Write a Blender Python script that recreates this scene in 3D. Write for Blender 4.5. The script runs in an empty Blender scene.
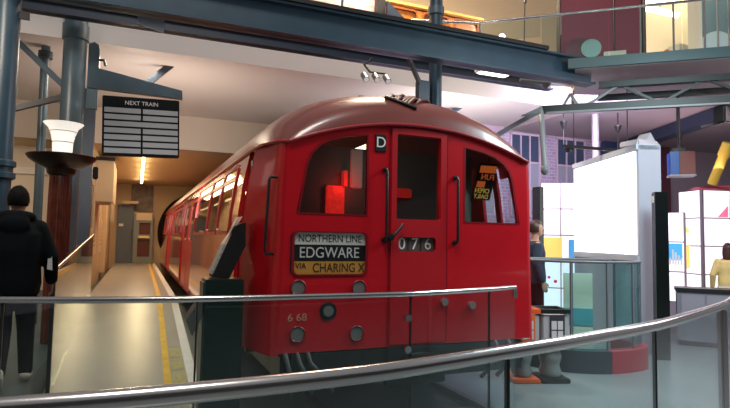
import bpy, bmesh, math, random
from mathutils import Vector, Matrix
random.seed(7)
C = bpy.context.scene.collection
PI = math.pi
# ------------------------------------------------------------------ camera
F, TH, ROLL, PITCH, EYE = 545., math.radians(22.6), 0.018, math.atan(35/545.), 1.58
_f = Vector((math.sin(TH)*math.cos(PITCH), math.cos(TH)*math.cos(PITCH), math.sin(PITCH)))
_r0 = Vector((math.cos(TH), -math.sin(TH), 0)); _u0 = _r0.cross(_f)
_r = math.cos(ROLL)*_r0 + math.sin(ROLL)*_u0; _u = -math.sin(ROLL)*_r0 + math.cos(ROLL)*_u0
cd = bpy.data.cameras.new('camera'); cam = bpy.data.objects.new('camera', cd); C.objects.link(cam)
cd.sensor_width = 36; cd.lens = F/730*36; cd.clip_start = .05; cd.clip_end = 200
cam.matrix_world = Matrix(((_r.x, _u.x, -_f.x, 0), (_r.y, _u.y, -_f.y, 0), (_r.z, _u.z, -_f.z, EYE), (0, 0, 0, 1)))
bpy.context.scene.camera = cam
def at(px, py, X=None, Y=None, Z=None, d=None):
    v = _f + (px-365)/F*_r + (204-py)/F*_u
    t = X/v.x if X is not None else Y/v.y if Y is not None else (Z-EYE)/v.z if Z is not None else d
    return Vector((v.x*t, v.y*t, EYE+v.z*t))
# ------------------------------------------------------------------ world, lights, exposure
sc = bpy.context.scene
sc.view_settings.view_transform = 'Standard'; sc.view_settings.look = 'None'
sc.view_settings.gamma = 1; sc.view_settings.use_curve_mapping = False
sc.view_settings.exposure = 0.0
try:
    sc.cycles.use_denoising = True; sc.cycles.max_bounces = 10; sc.cycles.transparent_max_bounces = 24
    sc.cycles.sample_clamp_indirect = 6
except Exception: pass
w = bpy.data.worlds.new('hall'); sc.world = w; w.use_nodes = True
w.node_tree.nodes['Background'].inputs[0].default_value = (.62, .62, .66, 1)
w.node_tree.nodes['Background'].inputs[1].default_value = .34
def area(name, loc, aim, size, power, col, sy=None, spread=PI):
    l = bpy.data.lights.new(name, 'AREA'); l.energy = power; l.color = col; l.size = size; l.spread = spread
    if sy: l.shape = 'RECTANGLE'; l.size_y = sy
    o = bpy.data.objects.new(name, l); C.objects.link(o); o.location = loc
    o.rotation_euler = (Vector(aim)-Vector(loc)).to_track_quat('-Z', 'Y').to_euler()
    return o
area('hall_ceiling_light', (0.3, 0.5, 11), (2.3, 6, 1), 2.4, 540, (1, .95, .9))
area('gallery_floodlight', (-2.6, 5.2, 4.1), (-.6, 11, 4.4), .8, 70, (1, .86, .72))
area('platform_soffit_light', (.1, 17.3, 3.42), (.1, 17.3, 0), .4, 120, (1, .70, .42), 8)
area('passage_soffit_light', (-2.8, 12.2, 3.3), (-2.8, 13.2, 0), 1.2, 60, (1, .8, .58), 5)
area('soffit_fill', (5.4, 8.6, 3.0), (5.2, 10.5, 4.4), 1.8, 58, (1, .93, .90))  # added fill facing up to lighten the ceiling, no fixture here
area('bulkhead_fill', (.2, 9.2, 2.5), (.6, 11.4, 4.4), 1.6, 52, (1, .84, .70))  # second added ceiling fill, hangs in mid-air without a fitting
area('mural_light', (7.6, 7.2, 4.1), (9, 10.6, 3.2), 1.2, 170, (.84, .74, 1))
area('exhibit_light', (9.2, 3.6, 4.1), (8.2, 6.2, .6), 1.4, 150, (1, .74, .82))
area('gallery_soffit_fill', (10.2, 7.6, 2.9), (10.6, 7.8, 4.2), 1.4, 16, (1, .72, .80))  # pink fill added below the gallery to lift its dark underside
area('ramp_fill', (-.1, 9.2, 4.2), (-.1, 8.4, 0), .5, 70, (1, .84, .62))  # added fill that brightens the ramp floor, not a fitted lamp
area('foyer_light', (5.6, 3.2, 4.15), (5.4, 5.0, 0), 1.4, 190, (.72, .93, 1))
area('upper_gallery_light', (4.2, 8.9, 7.8), (4.4, 10.5, 5), 1.6, 1000, (1, .82, .60))
area('upper_room_light', (8.6, 5.6, 7.4), (9.6, 7.4, 5.2), 1.2, 150, (1, .86, .66))
area('cab_fill', (2.3, 4.75, 2.5), (2.3, 5.4, 1.2), .25, .9, (.9, 1, .9))  # small fill added so the cab interior does not go black

# ------------------------------------------------------------------ materials
MATS = {}
def mat(name, col, rough=.5, metal=0, emit=0, ecol=None, noise=0, nscale=6, bump=0, bscale=60, coat=0, spec=.5):
    if name in MATS: return MATS[name]
    m = bpy.data.materials.new(name); m.use_nodes = True; nt = m.node_tree; b = nt.nodes['Principled BSDF']
    b.inputs['Base Color'].default_value = (*col, 1); b.inputs['Roughness'].default_value = rough
    b.inputs['Metallic'].default_value = metal; b.inputs['Coat Weight'].default_value = coat
    b.inputs['Coat Roughness'].default_value = .06; b.inputs['Specular IOR Level'].default_value = spec
    if emit:
        b.inputs['Emission Color'].default_value = (*(ecol or col), 1); b.inputs['Emission Strength'].default_value = emit
    tc = None
    if noise or bump: tc = nt.nodes.new('ShaderNodeTexCoord')
    if noise:
        n = nt.nodes.new('ShaderNodeTexNoise'); n.inputs['Scale'].default_value = nscale; n.inputs['Detail'].default_value = 5
        nt.links.new(tc.outputs['Object'], n.inputs['Vector'])
        r = nt.nodes.new('ShaderNodeValToRGB'); r.color_ramp.elements[0].position = .3; r.color_ramp.elements[1].position = .7
        r.color_ramp.elements[0].color = (*[c*(1-noise) for c in col], 1); r.color_ramp.elements[1].color = (*[min(1, c*(1+noise*.6)) for c in col], 1)
        nt.links.new(n.outputs['Fac'], r.inputs['Fac']); nt.links.new(r.outputs['Color'], b.inputs['Base Color'])
    if bump:
        n2 = nt.nodes.new('ShaderNodeTexNoise'); n2.inputs['Scale'].default_value = bscale
        nt.links.new(tc.outputs['Object'], n2.inputs['Vector'])
        bp = nt.nodes.new('ShaderNodeBump'); bp.inputs['Strength'].default_value = bump; bp.inputs['Distance'].default_value = .01
        nt.links.new(n2.outputs['Fac'], bp.inputs['Height']); nt.links.new(bp.outputs['Normal'], b.inputs['Normal'])
    MATS[name] = m; return m
def glass(name, tint, refl=1.0, rough=.02):
    if name in MATS: return MATS[name]
    m = bpy.data.materials.new(name); m.use_nodes = True; nt = m.node_tree
    for n in list(nt.nodes): nt.nodes.remove(n)
    out = nt.nodes.new('ShaderNodeOutputMaterial'); mix = nt.nodes.new('ShaderNodeMixShader')
    t = nt.nodes.new('ShaderNodeBsdfTransparent'); t.inputs[0].default_value = (*tint, 1)
    g = nt.nodes.new('ShaderNodeBsdfGlossy'); g.inputs['Roughness'].default_value = rough; g.inputs[0].default_value = (refl, refl, refl, 1)
    fr = nt.nodes.new('ShaderNodeFresnel'); 
    ge = nt.nodes.new('ShaderNodeNewGeometry'); mr = nt.nodes.new('ShaderNodeMapRange')
    mr.inputs[3].default_value = 1.5; mr.inputs[4].default_value = 1/1.5                  # same reflectance from both faces
    nt.links.new(ge.outputs['Backfacing'], mr.inputs[0]); nt.links.new(mr.outputs[0], fr.inputs[0])
    nt.links.new(fr.outputs[0], mix.inputs[0]); nt.links.new(t.outputs[0], mix.inputs[1]); nt.links.new(g.outputs[0], mix.inputs[2])
    nt.links.new(mix.outputs[0], out.inputs[0]); MATS[name] = m; return m
def brickmat(name, c1, c2, mortar, scale, vertical='XZ'):
    if name in MATS: return MATS[name]
    m = bpy.data.materials.new(name); m.use_nodes = True; nt = m.node_tree; b = nt.nodes['Principled BSDF']
    tc = nt.nodes.new('ShaderNodeTexCoord'); sx = nt.nodes.new('ShaderNodeSeparateXYZ'); cx = nt.nodes.new('ShaderNodeCombineXYZ')
    nt.links.new(tc.outputs['Object'], sx.inputs[0]); nt.links.new(sx.outputs[0], cx.inputs[0]); nt.links.new(sx.outputs[2], cx.inputs[1])
    br = nt.nodes.new('ShaderNodeTexBrick'); br.inputs['Scale'].default_value = scale
    br.inputs['Color1'].default_value = (*c1, 1); br.inputs['Color2'].default_value = (*c2, 1); br.inputs['Mortar'].default_value = (*mortar, 1)
    nt.links.new(cx.outputs[0], br.inputs['Vector']); nt.links.new(br.outputs['Color'], b.inputs['Base Color'])
    b.inputs['Roughness'].default_value = .7; MATS[name] = m; return m

RED = mat('red_gloss_paint', (.50, .004, .012), .3, coat=.35, noise=.08, nscale=2)
DRED = mat('red_door_paint', (.45, .005, .012), .38, coat=.15)
ROOF = mat('maroon_roof_paint', (.19, .045, .035), .33, noise=.15, nscale=3, bump=.06, bscale=9, coat=.35)
BLACK = mat('black_metal', (.012, .012, .013), .4)
RUBBER = mat('black_rubber', (.01, .01, .01), .7)
STEEL = mat('brushed_steel', (.62, .60, .58), .22, 1, bump=.02, bscale=200)
BLUE = mat('blue_grey_steel_paint', (.022, .050, .075), .40, noise=.15, nscale=4)
BLUEL = mat('pale_blue_steel_paint', (.065, .10, .125), .36, noise=.15, nscale=4)
NAVY = mat('navy_paint', (.022, .035, .06), .42, noise=.1)
CREAM = mat('cream_plaster', (.62, .53, .43), .75, noise=.04, nscale=1.2)
WHITEP = mat('white_plaster', (.66, .61, .58), .8, noise=.04, nscale=.8)
TAN = mat('tan_plaster', (.50, .38, .24), .7, noise=.05, nscale=1.5)
WHITE = mat('white_paint', (.8, .8, .8), .5)
TXTW = mat('white_lettering', (.82, .82, .80), .5)
TXTK = mat('black_lettering', (.012, .012, .012), .5)
BRONZE = mat('dark_bronze', (.045, .025, .018), .3, .6)
WOOD = mat('mahogany_wood', (.10, .02, .012), .28, noise=.4, nscale=9, coat=.3)
DGREEN = mat('dark_green_paint', (.008, .022, .018), .3)
GLASS = glass('clear_glass', (.92, .95, .94))
GLASSB = glass('blind_cover_glass', (.985, .985, .985), .6)
GLASSD = glass('dim_window_glass', (.82, .85, .84))
GLASSW = glass('saloon_window_glass', (.80, .78, .72))
GLASSR = glass('barrier_glass', (.86, .92, .91))
GLASST = glass('teal_glass', (.74, .92, .93))
# ------------------------------------------------------------------ builders
ROOTM = {}
class MB:
    def __init__(s): s.bm = bmesh.new()
    def add(s, verts, faces, M=None):
        vs = [s.bm.verts.new(M @ Vector(v) if M else v) for v in verts]
        for f in faces:
            try: s.bm.faces.new([vs[i] for i in f])
            except ValueError: pass
        return s
    def box(s, x0, x1, y0, y1, z0, z1, bev=0, M=None):
        b2 = bmesh.new(); r = bmesh.ops.create_cube(b2, size=1)
        for v in b2.verts:
            v.co = Vector(((x0+x1)/2+v.co.x*(x1-x0), (y0+y1)/2+v.co.y*(y1-y0), (z0+z1)/2+v.co.z*(z1-z0)))
        if bev: bmesh.ops.bevel(b2, geom=list(b2.edges), offset=bev, segments=2, affect='EDGES')
        s.merge(b2, M); return s
    def merge(s, b2, M=None):
        b2.verts.index_update()
        s.add([v.co.copy() for v in b2.verts], [[v.index for v in f.verts] for f in b2.faces], M); b2.free()
    def beam(s, p, q, wd, ht, up=(0, 0, 1)):      # rectangular bar from p to q
        p, q = Vector(p), Vector(q); d = (q-p).normalized(); sd = d.cross(Vector(up))
        if sd.length < 1e-4: sd = d.cross(Vector((1, 0, 0)))
        sd.normalize(); uu = sd.cross(d)
        vs = [a+sd*wd/2*i+uu*ht/2*j for a in (p, q) for i, j in ((-1, -1), (1, -1), (1, 1), (-1, 1))]
        return s.add(vs, [(0, 1, 2, 3), (7, 6, 5, 4), (0, 4, 5, 1), (1, 5, 6, 2), (2, 6, 7, 3), (3, 7, 4, 0)])
    def tube(s, pts, r, n=12, radii=None, cap=True):
        pts = [Vector(p) for p in pts]; rings = []; prev = None
        for i, p in enumerate(pts):
            t = (pts[min(i+1, len(pts)-1)]-pts[max(i-1, 0)]).normalized()
            if prev is None:
                a = t.cross(Vector((0, 0, 1)))
                if a.length < .05: a = t.cross(Vector((1, 0, 0)))
            else: a = prev-t*prev.dot(t)
            a.normalize(); prev = a; b = t.cross(a); rr = radii[i] if radii else r
            rings.append([p+rr*(math.cos(2*PI*k/n)*a+math.sin(2*PI*k/n)*b) for k in range(n)])
        return s.loft(rings, cap)
    def loft(s, rings, cap=True, closed=True):
        n = len(rings[0]); vs = [v for r in rings for v in r]; fs = []
        for i in range(len(rings)-1):
            for k in range(n if closed else n-1):
                fs.append((i*n+k, i*n+(k+1) % n, (i+1)*n+(k+1) % n, (i+1)*n+k))
        if cap and closed: fs += [tuple(range(n-1, -1, -1)), tuple((len(rings)-1)*n+k for k in range(n))]
        return s.add(vs, fs)
    def lathe(s, prof, c, n=32, flute=0):
        c = Vector(c); rings = []
        for r, z in prof:
            rings.append([c+Vector((r*(1-flute*(k % 2))*math.cos(2*PI*k/n), r*(1-flute*(k % 2))*math.sin(2*PI*k/n), z)) for k in range(n)])
        return s.loft(rings)
    def ball(s, c, rx, ry=None, rz=None, u=20, v=12):
        b2 = bmesh.new(); bmesh.ops.create_uvsphere(b2, u_segments=u, v_segments=v, radius=1)
        s.merge(b2, Matrix.Translation(c) @ Matrix.Diagonal((rx, ry or rx, rz or rx, 1))); return s
    def prism(s, poly, dv):                        # polygon (3d points) swept by dv
        dv = Vector(dv); n = len(poly); vs = [Vector(p) for p in poly]+[Vector(p)+dv for p in poly]
        return s.add(vs, [tuple(range(n)), tuple(range(2*n-1, n-1, -1))]+[(k, n+k, n+(k+1) % n, (k+1) % n) for k in range(n)])
    def disc(s, c, nrm, r, t, n=28):
        nrm = Vector(nrm).normalized(); return s.tube([Vector(c), Vector(c)+nrm*t], r, n)
    def shape(s, outer, holes, M, t):              # 2d outline with holes, thickness t along local z, placed by M
        cu = bpy.data.curves.new('tmp', 'CURVE'); cu.dimensions = '2D'; cu.fill_mode = 'BOTH'; cu.extrude = t/2
        for lp in [outer]+list(holes):
            sp = cu.splines.new('POLY'); sp.points.add(len(lp)-1); sp.use_cyclic_u = True
            for q, p in zip(sp.points, lp): q.co = (p[0], p[1], 0, 1)
        o = bpy.data.objects.new('tmp', cu); C.objects.link(o)
        dg = bpy.context.evaluated_depsgraph_get(); me = bpy.data.meshes.new_from_object(o.evaluated_get(dg))
        s.mesh(me, M); bpy.data.objects.remove(o); bpy.data.curves.remove(cu); return s
    def mesh(s, me, M=None):
        s.add([v.co.copy() for v in me.vertices], [tuple(p.vertices) for p in me.polygons], M); bpy.data.meshes.remove(me)
    def text(s, txt, M, size, t=.004, align='CENTER', sx=1):
        cu = bpy.data.curves.new('tmp', 'FONT'); cu.body = txt; cu.size = size; cu.extrude = t/2; cu.align_x = align; cu.align_y = 'CENTER'
        o = bpy.data.objects.new('tmp', cu); C.objects.link(o); dg = bpy.context.evaluated_depsgraph_get(); dg.update()
        me = bpy.data.meshes.new_from_object(o.evaluated_get(dg)); s.mesh(me, M @ Matrix.Diagonal((sx, 1, 1, 1)))
        bpy.data.objects.remove(o); bpy.data.curves.remove(cu); return s
    def tumble(s):                                 # the body is widest at the waist
        for z in (1.45, 1.8, 2.1):
            bmesh.ops.bisect_plane(s.bm, geom=s.bm.verts[:]+s.bm.edges[:]+s.bm.faces[:], plane_co=(0, 0, z), plane_no=(0, 0, 1))
        for v in s.bm.verts:
            dx = v.co.x-2.345
            if abs(dx) < 1.1 or v.co.z > 2.42: continue
            q = min(1, (2.42-v.co.z)/.97); k = q*(2-q)*(.02+.10*min(1, max(0, (v.co.y-4.385)/.6)))+max(0, 1.45-v.co.z)*.03
            v.co.x += math.copysign(k, dx)
        return s
    def build(s, name, m, parent=None, smooth=None, local=False, loc=None):
        bmesh.ops.remove_doubles(s.bm, verts=s.bm.verts, dist=1e-5)
        bmesh.ops.recalc_face_normals(s.bm, faces=s.bm.faces)
        me = bpy.data.meshes.new(name); s.bm.to_mesh(me); s.bm.free()
        o = bpy.data.objects.new(name, me); C.objects.link(o); me.materials.append(m)
        if parent is not None:
            root = parent
            while root.parent: root = root.parent
            if not local: me.transform(ROOTM.get(root.name, Matrix()).inverted())
            o.parent = parent
        else:
            if loc is None:
                co = [v.co for v in me.vertices]
                loc = Vector(((min(c.x for c in co)+max(c.x for c in co))/2, (min(c.y for c in co)+max(c.y for c in co))/2, min(c.z for c in co)))
            me.transform(Matrix.Translation(-Vector(loc))); o.location = loc; ROOTM[o.name] = Matrix.Translation(loc)
        if smooth is not None:
            for p in me.polygons: p.use_smooth = True
            try: me.set_sharp_from_angle(angle=math.radians(smooth))
            except Exception: pass
        return o
def thing(name, label, cat, loc, rz=0, group=None):
    o = bpy.data.objects.new(name, None); C.objects.link(o); o.location = loc; o.rotation_euler = (0, 0, rz); o.empty_display_size = .2
    ROOTM[o.name] = Matrix.Translation(loc) @ Matrix.Rotation(rz, 4, 'Z')
    return tag(o, label, cat, group)
def tag(o, label, cat, group=None):
    o['label'] = label; o['category'] = cat
    if group: o['group'] = group
    return o
def lab(o, label): o['label'] = label; return o
def struct(o): o['kind'] = 'structure'; return o
def copy_tree(o, parent=None):
    c = o.copy(); C.objects.link(c); c.parent = parent
    for ch in list(o.children): copy_tree(ch, c)
    return c
def XZ(y): return Matrix(((1, 0, 0, 0), (0, 0, -1, y), (0, 1, 0, 0), (0, 0, 0, 1)))     # 2d (x, z) facing -Y
def YZ(x): return Matrix(((0, 0, -1, x), (-1, 0, 0, 0), (0, 1, 0, 0), (0, 0, 0, 1)))     # 2d (-y, z) facing -X
def rect(x0, x1, z0, z1, r=0, n=5):
    if not r: return [(x0, z0), (x1, z0), (x1, z1), (x0, z1)]
    out = []
    for cx, cz, a in ((x1-r, z0+r, -90), (x1-r, z1-r, 0), (x0+r, z1-r, 90), (x0+r, z0+r, 180)):
        for k in range(n+1):
            t = math.radians(a+90*k/n); out.append((cx+r*math.cos(t), cz+r*math.sin(t)))
    return out
def frame2d(p, q, zz0, zz1):                     # matrix for 2d (along p->q, z) on a vertical plane, facing the camera side
    p, q = Vector(p), Vector(q); d = Vector((q.x-p.x, q.y-p.y, 0)); L = d.length; d.normalize(); n = Vector((d.y, -d.x, 0))
    return Matrix(((d.x, 0, n.x, p.x), (d.y, 0, n.y, p.y), (0, 1, 0, 0), (0, 0, 0, 1))), L
# ================================================================== SETTING
FLOOR = mat('grey_floor', (.20, .225, .235), .32, noise=.1, nscale=1.5)
PLAT = mat('buff_platform_floor', (.37, .35, .31), .30, noise=.08, nscale=2.5)
WALK = mat('dark_walkway_floor', (.05, .075, .085), .4, noise=.1)
struct(MB().box(-6, 20, -5, 26, -.12, 0).build('floor', FLOOR))
fp = struct(MB().prism([(-.74, 6, 0), (-.74, 10, .5), (-.74, 22.8, .5), (-.74, 22.8, 0)], (1.42, 0, 0)).build('floor_platform', PLAT))
def strip(x0a, x1a, x0b, x1b, x0c, x1c, h=.004):
    m = MB(); P_ = [(x0a, x1a, 6.0, .0), (x0b, x1b, 10, .5), (x0c, x1c, 22.8, .5)]
    vs = []; 
    for a, b, y, z in P_: vs += [(a, y, z+h), (b, y, z+h), (a, y, z-.002), (b, y, z-.002)]
    for i in (0, 4):
        m.add(vs, [(i, i+1, i+5, i+4), (i, i+4, i+6, i+2), (i+1, i+3, i+7, i+5)])
    return m
YEL = mat('yellow_line_paint', (.78, .46, .01), .4, noise=.2, nscale=8)
strip(.325, .40, .36, .435, .44, .51).build('yellow_line', YEL, fp)
strip(.57, .67, .575, .675, .58, .68).build('white_edge_line', mat('white_line_paint', (.80, .78, .74), .45, noise=.08, nscale=9), fp)
m = MB()
for k in range(3):
    y0 = 6.15+k*.42; z0 = (y0-6)*.125; y1 = y0+.33; z1 = (y1-6)*.125
    m.add([(.42, y0, z0+.004), (.555, y0, z0+.004), (.555, y1, z1+.004), (.42, y1, z1+.004)], [(0, 1, 2, 3)])
m.build('worn_marking', mat('worn_yellow_paint', (.46, .40, .17), .5, noise=.35, nscale=30), fp)
struct(MB().box(-5, -.80, 4.3, 22.8, 0, .3).build('floor_walkway', WALK))
struct(MB().box(-1.2, -.95, 11.6, 22.8, 0, 3.53).build('wall_left', TAN))
struct(MB().box(-5.2, -5, 0, 23, 0, 5).build('wall_passage', TAN))
struct(MB().box(-9, 22, -6.2, -6, -.1, 7).build('wall_rear', mat('dark_hall_wall', (.06, .065, .07), .7)))
struct(MB().box(-5.0, -1.25, 14.2, 14.4, .3, 3.53).build('wall_passage_end', CREAM))
struct(MB().box(-5.0, -1.25, 14.12, 14.2, 2.9, 3.05).build('trim_passage', WHITEP))
# back wall with the tunnel mouth
hole = [(2.345+1.62*math.cos(math.radians(a)), 1.72+1.62*math.sin(math.radians(a))) for a in range(-48, 229, 6)]
bw = MB().shape(rect(-5.2, 9, 0, 3.53), [hole], XZ(22.95), .3)
struct(bw.build('wall_back', TAN))
struct(MB().box(.4, 4.4, 26, 26.2, -.1, 4).build('wall_tunnel', BLACK))
tw = MB(); rg = [[(2.345+1.66*math.cos(math.radians(a)), y, 1.72+1.66*math.sin(math.radians(a))) for a in range(-48, 229, 6)] for y in (23.1, 26.1)]
struct(tw.loft([[Vector(p) for p in r] for r in rg], cap=False, closed=False).build('wall_tunnel_lining', BLACK))
struct(MB().box(-5.2, 9, 13.05, 23.1, 3.53, 3.68).build('ceiling_platform', mat('orange_soffit', (.60, .44, .26), .75)))
struct(MB().box(-5.2, 9, 12.9, 13.1, 3.53, 4.4).build('wall_fascia', CREAM))
struct(MB().box(-5.2, 8.0, 8.6, 13.1, 4.3, 4.42).build('ceiling', WHITEP))
struct(MB().box(-5.2, 8.0, 8.45, 8.62, 4.28, 4.72).build('trim_bulkhead', WHITEP))
struct(MB().box(-5.2, 9.5, 8.6, 14.3, 4.66, 4.76).build('floor_upper', TAN))
# mural wall with three printed-looking factory windows
MUR = brickmat('violet_brick', (.34, .26, .42), (.44, .36, .50), (.62, .56, .64), 3.2)
struct(MB().box(3.9, 11.0, 10.6, 10.8, 0, 4.3).build('wall_mural', MUR))
struct(MB().box(4.2, 11.0, 10.57, 10.6, 4.19, 4.3).build('trim_mural', mat('lilac_paint', (.46, .36, .44), .6)))
PANE = mat('slate_window_pane', (.05, .075, .13), .35); PANE2 = mat('lavender_window_pane', (.32, .34, .42), .35)
MULL = mat('pinkish_mullion_paint', (.60, .48, .56), .5)
for i, (x0, x1) in enumerate(((6.9, 7.64), (8.17, 8.98), (9.56, 10.42))):
    o = thing('window_%d' % (i+1), '', '', ((x0+x1)/2, 10.58, 2.2)); del o['label'], o['category']; struct(o)
    f = MB().box(x0-.04, x0, 10.55, 10.6, 2.2, 4.17).box(x1, x1+.04, 10.55, 10.6, 2.2, 4.17).box(x0-.04, x1+.04, 10.55, 10.6, 4.15, 4.19)
    for k in (1, 2):
        xx = x0+(x1-x0)*k/3; f.box(xx-.016, xx+.016, 10.56, 10.6, 2.2, 4.17)
    for z in (2.2, 2.86, 3.50): f.box(x0-.04, x1+.04, 10.555, 10.6, z-.02, z+.02)
    f.build('window_frame', MULL, o)
    MB().box(x0, x1, 10.585, 10.6, 3.5, 4.15).build('pane', PANE, o)
    MB().box(x0, x1, 10.585, 10.6, 2.2, 3.5).build('pane', PANE2, o)
struct(MB().box(11.0, 12.1, 10.5, 10.8, 0, 4.3).build('wall_blue', mat('deep_blue_paint', (.03, .05, .13), .5)))
struct(MB().box(12.1, 13.3, 10.4, 10.8, 0, 4.3).build('wall_maroon', mat('maroon_paint', (.14, .03, .05), .5)))
struct(MB().box(13.3, 22, 10.5, 10.8, 0, 4.3).build('wall_plum', mat('plum_grey_paint', (.42, .34, .38), .6)))
# gallery slab on the right, running skew to the train
E0 = at(575, 69.5, Z=4.22); ED = Vector((.758, -.652, 0)).normalized(); E2 = E0+ED*5.5; GF = 4.36
poly = [(E0.x, E0.y, 4.22), (E2.x, E2.y, 4.22), (22, E2.y, 4.22), (22, 10.6, 4.22), (8.0, 10.6, 4.22), (8.0, 8.4, 4.22)]
struct(MB().prism(poly, (0, 0, .14)).build('ceiling_gallery', mat('lilac_grey_soffit', (.42, .36, .37), .75, noise=.05, nscale=1)))
EN = Vector((ED.y, -ED.x, 0))                                              # towards the camera
def gp(s, off=0, z=0): v = E0+ED*s+EN*off; return Vector((v.x, v.y, z))
struct(MB().beam(gp(-.1, .03, 4.30), gp(5.5, .03, 4.30), .06, .15).build('trim_gallery_edge', mat('teal_grey_paint', (.045, .085, .09), .4)))
# upper level walls
struct(MB().box(-5, 24, 14, 14.2, 4.76, 10.5).build('wall_upper', mat('warm_cream_plaster', (.66, .52, .34), .75)))
PINKB = brickmat('pink_brick', (.55, .27, .22), (.62, .50, .48), (.64, .56, .54), 3.2)
struct(MB().box(-2, 4.05, 9.1, 9.25, 4.76, 8).build('wall_pink_brick', PINKB))
def gat(px, py, off):                       # where a sight line meets the plane parallel to the gallery edge
    v = _f + (px-365)/F*_r + (204-py)/F*_u; q = gp(0, off, 0); k = (q.x*EN.x+q.y*EN.y)/(v.x*EN.x+v.y*EN.y)
    return Vector((v.x*k, v.y*k, EYE+v.z*k))
q0, q1 = gat(640, 30, -2.6), gat(760, 30, -2.6)
struct(MB().beam((q0.x, q0.y, 6.1), (q1.x, q1.y, 6.1), .1, 3.1).build('wall_upper_room', mat('warm_cream_plaster', (.66, .52, .34), .75)))
q0, q1 = gat(560, 30, -3.2), gat(800, 30, -.3)
# left wall furniture of the platform
struct(MB().box(-.95, -.84, 17.2, 18.0, .5, 3.5).build('trim_pilaster', mat('pale_tan_plaster', (.56, .44, .29), .7)))
d1 = thing('door_1', '', '', (-.95, 12.9, .5)); del d1['label'], d1['category']; struct(d1)
MB().shape(rect(-13.7, -12.1, .5, 2.9), [rect(-13.6, -12.2, .5, 2.8)], YZ(-.93), .06).build('door_frame', mat('pale_tan_plaster', (.56, .44, .29), .7), d1)
MB().shape(rect(-13.6, -12.2, .5, 2.8), [rect(-13.45, -12.35, 1.7, 2.65)], YZ(-.94), .03).build('door_leaf', TAN, d1)
MB().box(-.95, -.935, 12.35, 13.45, 1.7, 2.65).build('door_window', mat('dark_window', (.03, .03, .03), .1), d1)
d2 = thing('door_2', '', '', (-.42, 22.75, .5)); del d2['label'], d2['category']; struct(d2)
GREYB = mat('slate_blue_paint', (.10, .13, .17), .4)
MB().box(-.72, -.15, 22.74, 22.8, .5, 2.72).build('door_leaf', GREYB, d2)
MB().box(-.66, -.5, 22.72, 22.74, 1.9, 2.0).build('door_sign', WHITE, d2)
MB().tube([(-.22, 22.70, 1.5), (-.22, 22.70, 1.75)], .015).build('door_handle', STEEL, d2)

# ================================================================== TRAIN
XC = 2.345; HW = 1.345; YF = 4.385
t = thing('underground_train', 'red 1930s underground train car with maroon domed roof at the platform', 'train', (XC, YF, 0))
def arcz(x): return 2.385+.235*max(0, 1-((x-XC)/1.26)**2)                 # top edge of the cab front
# roof
rings = []
for k in range(15):
    tt = k/14; Y = YF-.01+1.0*tt**1.6; e = math.sqrt(max(0, 1-(1-tt**1.25)**2))
    hw = 1.215+(HW-1.215)*min(1, tt*1.7)**.8; base = 2.375+.045*tt; rise0 = .245; rise = rise0+(.625-rise0)*e
    ring = []
    for j in range(41):
        s = -1+j/20; ex = 2.0+.35*e
        ring.append(Vector((XC+hw*s, Y, base+rise*max(0, 1-abs(s)**ex)**(1-.38*e))))
    rings.append(ring)
for Y in (9, 14, 19, 23.5): rings.append([Vector((v.x, Y, v.z)) for v in rings[14]])
roofo = MB().loft(rings, cap=False, closed=False).build('roof', ROOF, t, smooth=50)
gut = MB()
gut.tube([rings[k][0]+Vector((-.01, 0, 0)) for k in range(len(rings))], .018, 8)
gut.tube([rings[k][40]+Vector((.01, 0, 0)) for k in range(len(rings))], .018, 8)
gut.build('gutter_strip', mat('red_trim_paint', (.38, .03, .035), .3), t, smooth=60)
MB().tube([v+Vector((0, -.012, .004)) for v in rings[0]], .014, 8).build('cornice_strip', mat('red_trim_paint', (.38, .03, .035), .3), t, smooth=60)
def roofz(x, y):
    best = min(rings, key=lambda r: abs(r[0].y-y)); s = (x-best[0].x)/(best[40].x-best[0].x)*40; i = max(0, min(39, int(s)))
    return best[i].z+(best[i+1].z-best[i].z)*(s-i)
from mathutils.bvhtree import BVHTree
rv = [v for r in rings for v in r]
bvh = BVHTree.FromPolygons(rv, [(i*41+k, i*41+k+1, (i+1)*41+k+1, (i+1)*41+k) for i in range(len(rings)-1) for k in range(40)])
def onroof(px, py):
    d = (at(px, py, d=1)-Vector((0, 0, EYE))).normalized(); h = bvh.ray_cast(Vector((0, 0, EYE)), d); return h[0], h[1]
vent = MB()
edge = [onroof(385+31*k/8, 98.5+11.5*(k/8)**1.1)[0] for k in range(9)]
edge = [e for e in edge if e]
for k, e in enumerate(edge[:-1]):                                          # each louvre runs back along the roof
    bk = []
    for q in range(7):
        x = e.x+.058*q; y = e.y+.05*q; bk.append(Vector((x, y, roofz(x, y)+.022*math.sin(PI*(q+.6)/7.2))))
    vent.tube(bk, .016, 6)
vo = vent.build('roof_ventilator', mat('dark_maroon_paint', (.09, .02, .016), .42), t, smooth=60)
MB().tube([e+Vector((0, -.012, .012)) for e in edge], .016, 8).build('ventilator_lip', BLACK, t, smooth=60)
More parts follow.
